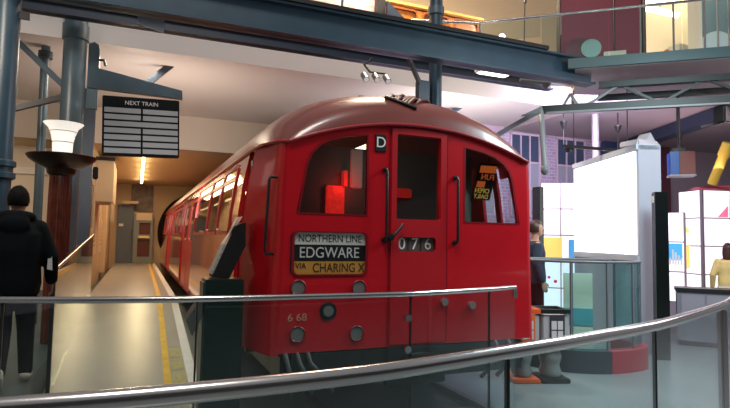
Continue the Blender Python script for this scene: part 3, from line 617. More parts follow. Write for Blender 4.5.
MB().shape(rect(-.13, .56, .5, 2.38), [rect(.02, .46, .75, 1.42), rect(.06, .46, 1.6, 2.05)], XZ(22.5), .1).build('front', mat('grey_green_paint', (.20, .23, .22), .45), o)
MB().box(-.13, .56, 22.56, 22.8, .5, 2.38).build('body', mat('dark_red_interior', (.10, .02, .012), .5), o)
MB().box(-.05, .5, 22.42, 22.46, 2.14, 2.42).build('header_sign', mat('sign_cream', (.66, .55, .38), .5), o)
MB().box(.05, .42, 22.4, 22.46, 1.47, 1.55).build('handle', mat('brass', (.7, .45, .12), .3, .8), o)
tag(MB().box(-.55, .0, 22.3, 22.5, 2.75, 2.85).build('wall_shelf', mat('pale_tan_plaster', (.56, .44, .29), .7)), 'small pale shelf above the slate blue door at the platform end', 'shelf')

# ramp balustrade
t = thing('ramp_railing', 'glass ramp railing with a sloping steel handrail left of the platform', 'railing', (-.715, 8.5, .1))
MB().prism([(-.72, 6.0, .03), (-.72, 10.7, .52), (-.72, 10.7, 1.53), (-.72, 6.0, 1.20)], (.012, 0, 0)).build('glass_panel', GLASSR, t)
MB().tube([(-.715, 5.95, 1.23), (-.715, 10.7, 1.56)], .024, 12).build('handrail', STEEL, t, smooth=50)
MB().box(-.733, -.70, 5.95, 6.0, .02, 1.23).build('end_post', BLACK, t)
# information lectern
LM = Matrix.Translation((.70, 4.78, 0))
t = thing('information_lectern', 'dark green information lectern with a tilted board beside the train corner', 'lectern', (.70, 4.78, 0))
MB().box(.53, .84, 4.62, 4.92, 0, 1.225, .006).build('pedestal', DGREEN, t)
MB().box(.515, .53, 4.64, 4.90, 0, 1.2).build('side_fin', mat('green_edge', (.03, .07, .06), .35), t)
MB().prism([at(186, 321, Y=4.64), at(199, 301, Y=4.64), at(204, 301, Y=4.64), at(204, 312, Y=4.64), at(192, 336, Y=4.64)], (0, .22, 0)).build('lower_shelf', mat('lectern_grey', (.10, .10, .095), .4), t)
pr = [at(211.5, 277, Y=4.75), at(229.5, 278, Y=4.75), at(245.5, 246, Y=4.75), at(246, 222, Y=4.75), at(235, 226, Y=4.75)]
MB().prism(pr, (0, .2, 0)).build('tilted_board', BLACK, t)
fp0, fp1 = at(211.5, 277, Y=4.75), at(235, 226, Y=4.75); dv = (fp1-fp0)
mm_ = Vector((-dv.z, 0, dv.x)).normalized()*.012
lab(MB().prism([fp0+dv*.05, fp0+dv*.62, fp0+dv*.62+mm_*1.6, fp0+dv*.05+mm_*1.6], (0, .2, 0)).build('text_panel', mat('lectern_text', (.45, .44, .40), .4, noise=.35, nscale=40), t), 'pale printed text panel')
lab(MB().prism([fp0+dv*.62, fp0+dv*1.18, fp0+dv*1.18+mm_*1.6+Vector((.05, 0, 0)), fp0+dv*.62+mm_*1.6], (0, .2, 0)).build('leaflet', mat('leaflet_beige', (.85, .64, .48), .6, noise=.08, nscale=20), t), 'beige leaflet on the top')

# ================================================================== FOREGROUND GLASS BARRIERS
def smoothpath(ps, n=8):
    out = []; ps = [Vector((*p, 0)) for p in ps]; q = [2*ps[0]-ps[1]]+ps+[2*ps[-1]-ps[-2]]
    for i in range(1, len(q)-2):
        for k in range(n):
            u = k/n; a, b, c, d = q[i-1:i+3]
            out.append(.5*((2*b)+(c-a)*u+(2*a-5*b+4*c-d)*u*u+(3*b-a-3*c+d)*u**3))
    return out+[ps[-1]]
def barrier(label, path, seams, r, z=1.16):
    t = thing('glass_barrier', label, 'barrier', (path[len(path)//2].x, path[len(path)//2].y, 0))
    MB().tube([(p.x, p.y, z) for p in path], r, 16).build('handrail', STEEL, t, smooth=60)
    cur = []
    def emit(c):
        rg = []
        for i, p in enumerate(c):
            d = (c[min(i+1, len(c)-1)]-c[max(i-1, 0)]).normalized(); n = Vector((-d.y, d.x, 0))*.006
            rg.append([Vector((p.x+sx*n.x, p.y+sx*n.y, zz)) for sx, zz in ((-1, .02), (1, .02), (1, z-.01), (-1, z-.01))])
        MB().loft(rg).build('glass_panel', GLASSR, t)
    for i, p in enumerate(path):
        cur.append(p)
        if any(abs(p.x-s) < 1e-6 for s in seams) and len(cur) > 1:
            emit(cur); nx = path[i+1]; d = (nx-p).normalized(); cur = [p+d*.016]
            MB().box(-.006, .006, -.009, .009, .02, z-.02, M=Matrix.Translation((p.x+d.x*.008, p.y+d.y*.008, 0))).build('seam', mat('dark_gasket', (.015, .02, .02), .4), t)
    emit(cur); return t
def with_seams(ps, seams):
    path = smoothpath(ps); 
    for s in seams:
        for i in range(len(path)-1):
            if path[i].x < s < path[i+1].x:
                u = (s-path[i].x)/(path[i+1].x-path[i].x); path.insert(i+1, path[i].lerp(path[i+1], u)); path[i+1].x = s; break
    return path
ps1 = [(-1.5, 1.72), (-.8, 1.60), (-.285, 1.562), (.0, 1.55), (.40, 1.566), (.726, 1.60), (1.0, 1.657), (1.33, 1.735), (1.79, 1.85), (2.46, 2.04), (3.1, 2.29), (3.95, 2.66), (5.0, 3.25)]
pth = with_seams(ps1, [-.32, 1.31, 2.47, 3.78])
bt = barrier('nearest curved glass barrier with a thick steel handrail sweeping up to the right', pth, [-.32, 1.31, 2.47, 3.78], .028)
p = [q for q in pth if abs(q.x-3.78) < 1e-6][0]
MB().box(p.x-.03, p.x+.03, p.y-.02, p.y+.02, .02, 1.13, .005).build('clamp_post', mat('satin_post', (.55, .5, .5), .3, .8), bt)
ps2 = [(-2.4, 4.45), (-1.5, 4.22), (-.771, 4.036), (-.26, 3.91), (.31, 3.82), (.8, 3.80), (1.25, 3.80), (1.71, 3.80), (2.05, 3.825), (2.715, 3.975), (3.25, 4.16)]
pth2 = with_seams(ps2, [-.76, .93-.55, 1.98, 2.86])
b2 = barrier('further glass barrier with a thin steel handrail right before the train front', pth2, [-.76, .38, 1.98, 2.86], .022)
MB().tube([(3.25, 4.16, 1.16), (3.255, 4.162, 1.06)], .022, 12).build('end_bend', STEEL, b2, smooth=60)
for z in (.98, .74):
    MB().disc((1.95, 3.80, z), (0, -1, 0), .028, .03).build('glass_clamp', STEEL, b2, smooth=40)
# ================================================================== UPPER GALLERY
r0, r1 = gat(478, 25.3, 0), gat(760, -9, 0); r0.z = r1.z = (r0.z+r1.z)/2; RZ = r0.z
t = thing('gallery_balustrade', 'glass balustrade with a thin steel rail along the upper gallery', 'balustrade', (r0.x, r0.y, 4.6))
dr = (r1-r0); Lr = Vector((dr.x, dr.y, 0)).length; dr.normalize()
MB().tube([r0-dr*.9+Vector((-.4, -.2, 0)), r0, r1], .022, 10).build('handrail', STEEL, t, smooth=40)
for k in range(4):
    p, q = r0+dr*(Lr*k/4+.01), r0+dr*(Lr*(k+1)/4-.01)
    zb = 4.78 if k == 0 else 4.37
    MB().beam((p.x, p.y, (zb+RZ-.03)/2), (q.x, q.y, (zb+RZ-.03)/2), .012, RZ-.03-zb).build('glass_panel', GLASSR, t)
for px in (480, 561, 640, 673, 704):
    v = gat(px, 25.3-(px-478)*.1216, 0); MB().tube([(v.x, v.y, 4.78 if px < 570 else GF), (v.x, v.y, RZ)], .014, 8).build('baluster', STEEL, t)
PUR = mat('wine_purple_panel', (.17, .008, .03), .55)
q0, q1 = gat(559, 30, -.75), gat(643, 30, -.75)
t = thing('display_panel', 'tall wine purple display panel on the gallery above the footbridge end', 'panel', ((q0.x+q1.x)/2, (q0.y+q1.y)/2, GF))
for k in range(2):
    a_, b_ = q0.lerp(q1, .02+k*.64 if k else .02), q0.lerp(q1, .98 if k else .65)
    MB().beam((a_.x, a_.y, 6.1), (b_.x, b_.y, 6.1), .06, 3.0).build('leaf', PUR, t)
for u in (0, .655, 1):
    v = q0.lerp(q1, u); MB().box(v.x-.02, v.x+.02, v.y-.04, v.y+.04, GF, 7.6).build('frame_post', BLACK, t)
c = gat(591, 49, -.42)
t = thing('round_sign', 'pale round sign with a dark red ring on the gallery floor edge', 'sign', (c.x, c.y, c.z-.2))
MB().disc(c, EN, .15, .04, 32).build('disc', mat('pale_teal', (.28, .42, .40), .5), t, smooth=40)
MB().disc(c-EN*.02-ED*.16, EN, .21, .03, 32).build('ring', mat('maroon_paint', (.14, .03, .05), .5), t, smooth=40)
MB().box(c.x-.02, c.x+.02, c.y-.02, c.y+.02, GF, c.z).build('stand', BLACK, t)
q0, q1 = gat(604, 57, -.3), gat(626, 55, -.3)
t = MB().beam((q0.x, q0.y, q0.z), (q1.x, q1.y, q0.z), .05, .15).beam(((q0.x+q1.x)/2-.02, (q0.y+q1.y)/2, (GF+q0.z)/2), ((q0.x+q1.x)/2+.02, (q0.y+q1.y)/2, (GF+q0.z)/2), .05, q0.z-GF).build('small_sign', mat('pale_cream_plate', (.52, .50, .40), .5))
tag(t, 'small cream sign plate standing beside the round sign on the gallery', 'sign')
c = gat(664, 58, -.8)
t = tag(MB().ball(c, .09, .09, .08).ball(c+Vector((.04, -.02, .09)), .05).ball(c+Vector((-.09, .06, .05)), .04).ball(c+Vector((.09, -.08, .04)), .04).box(c.x-.05, c.x+.05, c.y-.05, c.y+.05, GF, c.z).build('soft_toy', mat('orange_plush', (.55, .14, .03), .9), smooth=60), 'small orange plush object on the gallery floor near the white post', 'toy')
c = gat(681, 50, -1.2)
tag(MB().box(c.x-.18, c.x+.18, c.y-.12, c.y+.12, GF, c.z+.05, .01).build('cream_box', mat('pale_cream_plate', (.52, .50, .40), .5)), 'plain cream box standing on the gallery behind the glass', 'box')
c = gat(695, 30, -1.0)
tag(MB().box(c.x-.07, c.x+.07, c.y-.07, c.y+.07, GF, 7.4).build('white_post', mat('cream_post', (.72, .64, .50), .5)), 'tall cream post on the gallery between the lit room and the blue glass', 'post')
q0, q1 = gat(699, 30, -1.6), gat(770, 30, -1.6)
t = thing('glazed_screen', 'blue-grey glazed screen with a pale arch at the right end of the gallery', 'screen', (q0.x, q0.y, GF))
MB().beam((q0.x, q0.y, 5.4), (q1.x, q1.y, 5.4), .06, 2.06).build('panel', mat('blue_grey_glass_panel', (.12, .18, .21), .12), t)
q = gat(716, 55, -1.52); MB().prism([q+ED*.32*math.cos(PI*k/12)+Vector((0, 0, .40*math.sin(PI*k/12))) for k in range(13)], EN*.02).build('arch', mat('pale_blue_arch', (.34, .44, .50), .3), t)
for px in (718, 729):
    v = gat(px, 40, -1.5); MB().box(v.x-.012, v.x+.012, v.y-.012, v.y+.012, GF, 6.3).build('mullion', mat('mid_grey_steel', (.14, .145, .16), .4), t)
t = thing('strip_light', 'bright slanted strip light over the cream gallery room', 'ceiling lamp', gat(660, 13, -1.7))
MB().beam(gat(641, 7.5, -1.9), gat(679, 15.5, -1.9), .14, .05).build('tube', mat('white_tube_glow', (1, .95, .85), .4, emit=5, ecol=(1, .92, .78)), t)
MB().beam(gat(641, 6, -1.9), gat(679, 14, -1.9), .16, .03).build('housing', WHITE, t)
MB().tube([gat(660, 10, -1.9), gat(660, -30, -1.9)], .01, 6).build('cable', BLACK, t)
t = thing('oval_lamp', 'glowing oval ceiling lamp at the top edge above the gallery', 'ceiling lamp', gat(662, -2, -1.4))
MB().ball(gat(662, -3, -1.4), .32, .32, .06).build('diffuser', mat('white_tube_glow', (1, .95, .85), .4, emit=5, ecol=(1, .92, .78)), t, smooth=60)
MB().tube([gat(662, -4, -1.4), gat(662, -40, -1.4)], .01, 6).build('cable', BLACK, t)
t = thing('downlight', 'bright square downlight in the soffit behind the footbridge', 'ceiling lamp', at(495, 72, Y=7.15))
c = at(495, 73, Y=7.15)
for x in (c.x-.25, c.x+.25): MB().tube([(x, c.y, c.z+.04), (x, 6.65, 4.478)], .01, 6).build('hanger', BLACK, t)
MB().box(c.x-.30, c.x+.30, c.y-.14, c.y+.14, c.z, c.z+.05, .008).build('housing', WHITE, t)
MB().box(c.x-.26, c.x+.26, c.y-.12, c.y+.12, c.z-.012, c.z).build('diffuser', mat('downlight_glow', (1, .95, .85), .4, emit=6, ecol=(1, .95, .82)), t)
# wooden coach on the upper floor
OW = mat('orange_varnished_wood', (.62, .20, .03), .3, noise=.3, nscale=5, coat=.4); OWD = mat('dark_varnished_wood', (.22, .06, .015), .35)
t = thing('wooden_coach', 'old varnished orange wooden coach on the upper level behind the round column', 'coach', (5.0, 9.7, 4.76))
MB().box(4.1, 6.30, 9.1, 10.6, 4.80, 6.05, .06).build('body', OW, t)
MB().box(4.08, 6.32, 9.06, 10.6, 4.76, 4.86, .01).build('sole_bar', OWD, t)
MB().box(4.08, 6.33, 9.06, 10.6, 6.02, 6.10, .02).build('cornice', mat('gold_trim', (.62, .36, .10), .35, .3), t)
for k in range(3):
    x0 = 4.2+.7*k
    for z0, z1 in ((4.92, 5.34), (5.42, 5.98)):
        MB().shape(rect(x0, x0+.6, z0, z1, .09), [rect(x0+.035, x0+.565, z0+.035, z1-.035, .07)], XZ(9.08), .05).build('moulding', OWD, t)
        if k == 1 and z0 > 5.3: MB().box(x0+.06, x0+.54, 9.08, 9.1, z0+.05, z1-.05).build('window_pane', GLASSD, t)
MB().tube([(6.1, 9.05, 4.95), (6.1, 9.0, 5.0), (6.1, 9.0, 5.6), (6.1, 9.05, 5.65)], .015, 8).build('grab_rail', mat('brass', (.7, .45, .12), .3, .8), t)
tag(MB().box(3.9, 4.06, 8.95, 9.08, 4.6, 7.0).build('black_post', BLACK), 'black square post between the pink brick wall and the orange coach', 'post')
tag(MB().tube([(3.2, 8.9, 4.7), (3.2, 8.9, 7)], .025, 8).build('thin_post', BLACK), 'thin black rod before the pink brick wall', 'rod')
tag(MB().prism([(4.06, 8.85, 5.95), (4.06, 8.85, 5.55), (4.9, 8.85, 5.05), (4.9, 8.85, 5.3)], (0, .06, 0)).build('stair_stringer', NAVY), 'dark sloping stringer crossing the front of the orange coach', 'stringer')
tag(MB().tube([at(524, 48, Y=9.2), at(525, 0, Y=9.2), at(525, -30, Y=9.2)], .012, 6).tube([at(525, -2, Y=9.2), at(525, 3, Y=9.2)], .035, 8).build('hanging_cable', BLACK), 'thin black cable hanging in front of the cream upper wall', 'cable')
t = thing('globe_lamp', 'small glowing globe lamp before the cream upper wall', 'lamp', at(502, 37, Y=12))
v = at(502, 37, Y=12); MB().ball(v, .09).build('globe', mat('white_tube_glow', (1, .95, .85), .4, emit=5, ecol=(1, .92, .78)), t, smooth=60)
MB().tube([(v.x, v.y, 4.76), (v.x, v.y, v.z)], .012, 8).build('stem', BLACK, t)

# ================================================================== RIGHT SIDE OF THE HALL
# screen wall
A, B = Vector((6.80, 5.84, 0)), Vector((7.58, 7.95, 0)); dd = (B-A).normalized(); nn = Vector((-dd.y, dd.x, 0))
t = thing('screen_wall', 'thick grey partition wall holding the bright white projection screen', 'partition', ((A.x+B.x)/2+.2, (A.y+B.y)/2-.1, 0))
off = -nn*.34
MB().prism([A, A+off, B+off, B], (0, 0, 3.05)).build('body', mat('lilac_grey_panel', (.36, .38, .44), .5), t)
scm, Ls = frame2d(B, A, 0, 3)
MB().prism([A+nn*.01+dd*.05+Vector((0, 0, 1.42)), B+nn*.01-dd*.05+Vector((0, 0, 1.42)), B+nn*.01-dd*.05+Vector((0, 0, 2.96)), A+nn*.01+dd*.05+Vector((0, 0, 2.96))], nn*.012).build('screen', mat('white_screen_glow', (.9, .92, .95), .5, emit=1.75, ecol=(.93, .97, 1)), t)
MB().prism([A+nn*.03+Vector((0, 0, 1.33)), B+nn*.03+Vector((0, 0, 1.33)), B+nn*.03+Vector((0, 0, 1.40)), A+nn*.03+Vector((0, 0, 1.40))], -nn*.03).build('lower_ledge', mat('pale_blue_grey_panel', (.46, .52, .58), .5), t)
MB().prism([A+nn*.03+Vector((0, 0, 2.98)), B+nn*.03+Vector((0, 0, 2.98)), B+nn*.03+Vector((0, 0, 3.06)), A+nn*.03+Vector((0, 0, 3.06))], -nn*.36).build('top_rail', mat('pale_blue_grey_panel', (.46, .52, .58), .5), t)
c = A+off*.6+dd*.35
tag(MB().box(c.x-.22, c.x+.22, c.y-.18, c.y+.18, 3.06, 3.16, .02).prism([(c.x+.02, c.y-.1, 3.14), (c.x+.26, c.y-.1, 3.14), (c.x+.14, c.y-.1, 3.30)], (0, .2, 0)).build('paper_stack', mat('crumpled_pale', (.45, .43, .46), .7)), 'pale folded material lying on top of the screen wall', 'material')
# totem
t = thing('totem_sign', 'tall black glossy totem sign with a small white emblem beside the screen', 'sign', (6.72, 5.40, 0))
TM = Matrix.Translation((6.74, 5.44, 0)) @ Matrix.Rotation(-.53, 4, 'Z')
MB().box(-.085, .085, -.06, .06, 0, 2.31, .006, M=TM).build('body', mat('gloss_black', (.006, .008, .008), .15), t)
MB().box(-.092, -.085, -.055, .055, .3, 2.29, M=TM).build('glass_face', mat('green_black_glass', (.05, .07, .06), .12), t)
MB().box(-.098, -.092, -.03, .03, 2.16, 2.25, M=TM).build('emblem', WHITE, t)
v = at(538, 200, d=9.9)
tag(MB().box(v.x-.05, v.x+.05, v.y-.1, v.y+.1, 0, at(537, 187, d=9.9).z, .006).build('dark_totem', mat('gloss_black', (.006, .008, .008), .15)), 'dark post seen just right of the train beyond the grab rail', 'post')
# light boxes
LB = mat('lit_white_panel', (.85, .84, .86), .5, emit=.85, ecol=(1, .93, .97)); LF = mat('light_box_frame', (.30, .24, .28), .5)
PK = mat('pink_print', (.85, .22, .35), .5, emit=.5, ecol=(.9, .2, .35)); YP = mat('yellow_print', (.85, .62, .12), .5, emit=.6, ecol=(.95, .72, .2)); RD = mat('red_print', (.75, .06, .10), .5, emit=.5, ecol=(.8, .06, .1)); BP = mat('blue_print', (.05, .35, .75), .5, emit=.5, ecol=(.1, .45, .85))
def lightbox(label, p, q, depth, z0, z1, nc, nr, deco=(), group=None):
    M_, L = frame2d(p, q, 0, 0); t = thing('light_box', label, 'light box', ((p.x+q.x)/2, (p.y+q.y)/2, 0), 0, group)
    MB().box(0, L, 0, z1, -depth, 0, M=M_).build('carcass', LF, t)
    for i in range(nc):
        for k in range(nr):
            x0, x1 = L*i/nc, L*(i+1)/nc; a_, b_ = z0+(z1-z0)*k/nr, z0+(z1-z0)*(k+1)/nr
            MB().box(x0+.012, x1-.012, a_+.012, b_-.012, 0, .012, M=M_).build('light_panel', LB, t)
    for kind, u, v_, sz, mm_ in deco:
        x, z = u*L, z0+(z1-z0)*v_
        if kind == 'tri': poly = [(x-sz, z), (x+sz, z), (x+sz, z+2*sz)]
        elif kind == 'dot': poly = [(x+sz*math.cos(a*PI/10), z+sz*math.sin(a*PI/10)) for a in range(20)]
        elif kind == 'half': poly = [(x+sz*math.cos(a*PI/10), z+sz*math.sin(a*PI/10)) for a in range(11)]
        else: poly = rect(x-sz*kind[0], x+sz*kind[0], z-sz*kind[1], z+sz*kind[1])
        MB().prism([M_ @ Vector((a, b, .013)) for a, b in poly], M_.to_3x3() @ Vector((0, 0, .006))).build('print', mm_, t)
    return t
def gz(px, py, d): return at(px, py, d=d)
p, q = gz(666.5, 250, 9.9), gz(684.5, 250, 9.7)
t = lightbox('low light box column with a blue skyline print right of the black totem', p, q, .12, .56, 2.16, 1, 3, [((1, .45), .5, .52, .12, WHITE)])
M_, L = frame2d(p, q, 0, 0)
MB().box(.03, L-.03, 1.3, 1.60, .012, .02, M=M_).build('skyline_print', BP, t)
for k in range(5): MB().box(.05+.045*k, .08+.045*k, 1.22, 1.34+.05*((k*3) % 4), .018, .024, M=M_).build('tower_print', WHITE, t)
q = gz(701, 250, 10.2); p = gz(680, 250, 10.75); p.z = q.z = 0; v = (p-q); r_ = q+Vector((-v.y, v.x, 0))*(1 if (-v.y) > 0 else -1)/v.length*1.15
lightbox('tall light box stack with a pink triangle behind the dark counter', p+(q-p)*0, q, .05, .50, 2.62, 1, 4, [((1, 2.4), .35, .40, .09, YP), ('half', .3, .62, .12, YP)])
lightbox('light box stack turning to the right edge of the photo', q+(r_-q)*.06, r_, .3, .50, 2.62, 2, 4, [('tri', .36, .76, .11, PK), ('half', .18, .0, .16, RD), ((.8, 2), .93, .7, .1, YP)])
p, q = gz(679, 250, 9.9), gz(687, 250, 9.8)
p, q = Vector((8.32, 9.9, 0)), Vector((10.4, 8.9, 0))
p, q = gz(541, 250, 11.2), gz(581, 250, 11.0)
lightbox('far light box wall with a yellow picture behind the person in blue', p, q, .2, .12, 2.80, 2, 5, [((1.1, 1.15), .26, .50, .19, YP), ((1.0, 1.0), .24, .68, .0, YP), ('dot', .36, .25, .035, RD), ('dot', .2, .28, .03, RD), ((.7, 1.3), .82, .50, .14, BP)])
# red and yellow structure on the boxes
t = thing('robot_arm', 'yellow tubular arm rising from the light boxes at the right edge', 'model', at(712, 184, d=10.5))
p0, p1 = at(712, 184, d=10.5), at(729, 143, d=10.2)
MB().tube([p0, p0.lerp(p1, .72)], .085, 18).build('tube', mat('yellow_paint', (.75, .52, .06), .35), t, smooth=40)
MB().tube([p0.lerp(p1, .68), p0.lerp(p1, 1.0)], .11, 18).build('collar', mat('yellow_paint', (.75, .52, .06), .35), t, smooth=40)
tag(MB().prism([at(690, 190, d=10.7), at(735, 190, d=10.6), at(735, 185, d=10.6), at(712, 186, d=10.6), at(696, 187, d=10.7)], (.15, .2, 0)).build('red_base', mat('pink_red_base', (.62, .10, .14), .4)), 'pink-red base lying on top of the light box stack', 'base')
# counter
p, q = at(678, 345, Z=0), at(745, 351, Z=0); M_, L = frame2d(p, q, 0, 0)
t = thing('counter', 'dark topped grey counter in front of the light boxes', 'counter', (p.x, p.y, 0))
MB().box(0, L, .08, .84, -.4, 0, M=M_).build('body', mat('lilac_grey_front', (.22, .21, .25), .4), t)
MB().box(-.02, L, .84, .90, -.42, .03, .006, M=M_).build('worktop', BLACK, t)
for x in (.06, .40, .74): MB().box(x, x+.31, .45, .80, 0, .012, M=M_).build('door', mat('grey_panel_front', (.28, .27, .31), .35), t)
MB().box(.02, L, 0, .08, -.38, -.03, M=M_).build('plinth', BLACK, t)
# curved teal balustrade on a plinth
cps = smoothpath([(4.75, 5.75), (4.95, 5.35), (5.28, 5.14), (5.62, 5.09), (6.0, 5.16), (6.22, 5.42), (6.25, 5.8)], 6)
t = thing('curved_balustrade', 'teal glass curved balustrade on a dark plinth before the screen', 'balustrade', (5.5, 5.3, 0))
def wall_of(c, z0, z1, th):
    rg = []
    for i, p_ in enumerate(c):
        d = (c[min(i+1, len(c)-1)]-c[max(i-1, 0)]).normalized(); n = Vector((-d.y, d.x, 0))*th/2
        rg.append([Vector((p_.x+k*n.x, p_.y+k*n.y, z)) for k, z in ((-1, z0), (1, z0), (1, z1), (-1, z1))])
    return MB().loft(rg)
cut = [i for i, p_ in enumerate(cps) if p_.x < 5.42][-1]
wall_of(cps[:cut+1], 0, .27, .16).build('plinth', mat('dark_slate_plinth', (.02, .035, .045), .4), t, smooth=40)
wall_of(cps[cut:], 0, .27, .16).build('plinth', mat('red_plinth', (.36, .03, .045), .4), t, smooth=40)
nseg = len(cps)-1
for k in range(5):
    i0, i1 = nseg*k//5, nseg*(k+1)//5
    wall_of(cps[i0:i1+1], .27, 1.33, .014).build('glass_panel', GLASST, t)
    MB().box(-.012, .012, -.012, .012, .2, 1.36, M=Matrix.Translation((cps[i1].x, cps[i1].y, 0))).build('post', mat('mid_grey_steel', (.14, .145, .16), .4), t)
MB().tube([(p_.x, p_.y, 1.345) for p_ in cps], .018, 10).build('handrail', mat('mid_grey_steel', (.14, .145, .16), .4), t, smooth=50)
t = thing('straight_railing', 'thin dark railing running from behind the train to the curved balustrade', 'railing', (4.6, 5.95, 0))
p, q = Vector((4.05, 6.2, 1.36)), Vector((5.95, 5.55, 1.36))
MB().tube([p, q], .02, 10).build('handrail', mat('mid_grey_steel', (.14, .145, .16), .4), t)
for u in (.02, .36, .72): v = p.lerp(q, u); MB().tube([(v.x, v.y, 0), v], .014, 8).build('post', mat('mid_grey_steel', (.14, .145, .16), .4), t)
# panels inside the balustrade
t = thing('exhibit_panel', 'cream and teal exhibit panel seen through the curved glass', 'panel', (5.9, 5.9, 0))
p, q = Vector((5.62, 6.1, 0)), Vector((5.95, 5.9, 0)); M_, L = frame2d(p, q, 0, 0)
MB().box(0, L, 0, 1.15, -.04, 0, M=M_).build('board', mat('pale_cream_board', (.62, .60, .46), .5), t)
MB().box(0, L, .42, .66, 0, .01, M=M_).build('teal_band', mat('teal_band', (.10, .30, .33), .5), t)
# recycling bins
def bin_(label, px0, px1, lidm, postm):
    p, q = at(px0, 384, Z=0), at(px1, 384, Z=0); M_, L = frame2d(p, q, 0, 0)
    t = thing('recycling_bin', label, 'bin', ((p.x+q.x)/2, (p.y+q.y)/2, 0), 0, None)
    MB().box(0, L, 0, .05, -.36, 0, .008, M=M_).build('base', lidm, t)
    MB().shape(rect(.0, L, -.36, 0), [rect(.04, L-.04, -.32, -.04)], M_ @ Matrix(((1, 0, 0, 0), (0, 0, 1, .80), (0, 1, 0, 0), (0, 0, 0, 1))), .05).build('lid', lidm, t)
    MB().box(.01, L-.01, .40, .76, -.345, -.015, .01, M=M_).build('shroud', mat('grey_bin_shroud', (.42, .42, .43), .45), t)
    bag = MB(); rg = []
    for k in range(7):
        z = .06+.34*k/6; s_ = .80+.10*math.sin(k*2.1)+.08*(k/6)
        rg.append([M_ @ Vector((L/2+(L/2-.03)*s_*math.cos(2*PI*j/14)*(1+.08*((j*7+k*3) % 3-1)), z, -.18+.15*s_*math.sin(2*PI*j/14))) for j in range(14)])
    bag.loft(rg).build('clear_bag', mat('crumpled_clear_bag', (.22, .235, .235), .25), t, smooth=50)
    pm = MB().box(L*.28, L*.80, .46, .76, -.014, -.004, M=M_).build('poster', postm, t)
    for i in range(2):
        for k in range(2): MB().box(L*(.33+.22*i), L*(.51+.22*i), .49+.11*k, .585+.11*k, -.004, 0, M=M_).build('notice_square', mat('notice_grey', (.62, .6, .6), .5), pm)
    return t
bin_('orange topped recycling bin with a clear bag beside the train', 514, 541, mat('orange_red_plastic', (.72, .12, .03), .4), mat('orange_poster', (.75, .16, .04), .5))
bin_('black topped recycling bin with a clear bag, right of the orange one', 542.5, 571, mat('black_plastic', (.012, .012, .012), .4), mat('dark_poster', (.04, .035, .05), .5))
# ================================================================== PEOPLE
def capsule(m, p, q, r0, r1, n=14):
    p, q = Vector(p), Vector(q); L = (q-p).length; pts = []; rad = []
    for k in range(7):
        a = PI/2*(1-k/6); pts.append(p-(q-p).normalized()*r0*math.sin(a)); rad.append(max(.002, r0*math.cos(a)))
    for k in range(7):
        a = PI/2*k/6; pts.append(q+(q-p).normalized()*r1*math.sin(a)); rad.append(max(.002, r1*math.cos(a)))
    m.tube(pts, 0, n, radii=rad)
def ell(m, rings, n=22):
    m.loft([[Vector((cx+rx*math.cos(2*PI*k/n), cy+ry*math.sin(2*PI*k/n), z)) for k in range(n)] for cx, cy, z, rx, ry in rings])
def fuse(m, name, mt, root, vox, it=3):
    me = bpy.data.meshes.new('tmp'); m.bm.to_mesh(me); m.bm.free(); o = bpy.data.objects.new('tmp', me); C.objects.link(o)
    rm = o.modifiers.new('r', 'REMESH'); rm.mode = 'VOXEL'; rm.voxel_size = vox
    sm = o.modifiers.new('s', 'SMOOTH'); sm.iterations = it; sm.factor = .5
    dg = bpy.context.evaluated_depsgraph_get(); dg.update(); n = bpy.data.meshes.new_from_object(o.evaluated_get(dg))
    bpy.data.objects.remove(o); n.name = name; n.materials.clear(); n.materials.append(mt)
    for p in n.polygons: p.use_smooth = True
    o = bpy.data.objects.new(name, n); C.objects.link(o); o.parent = root; return o
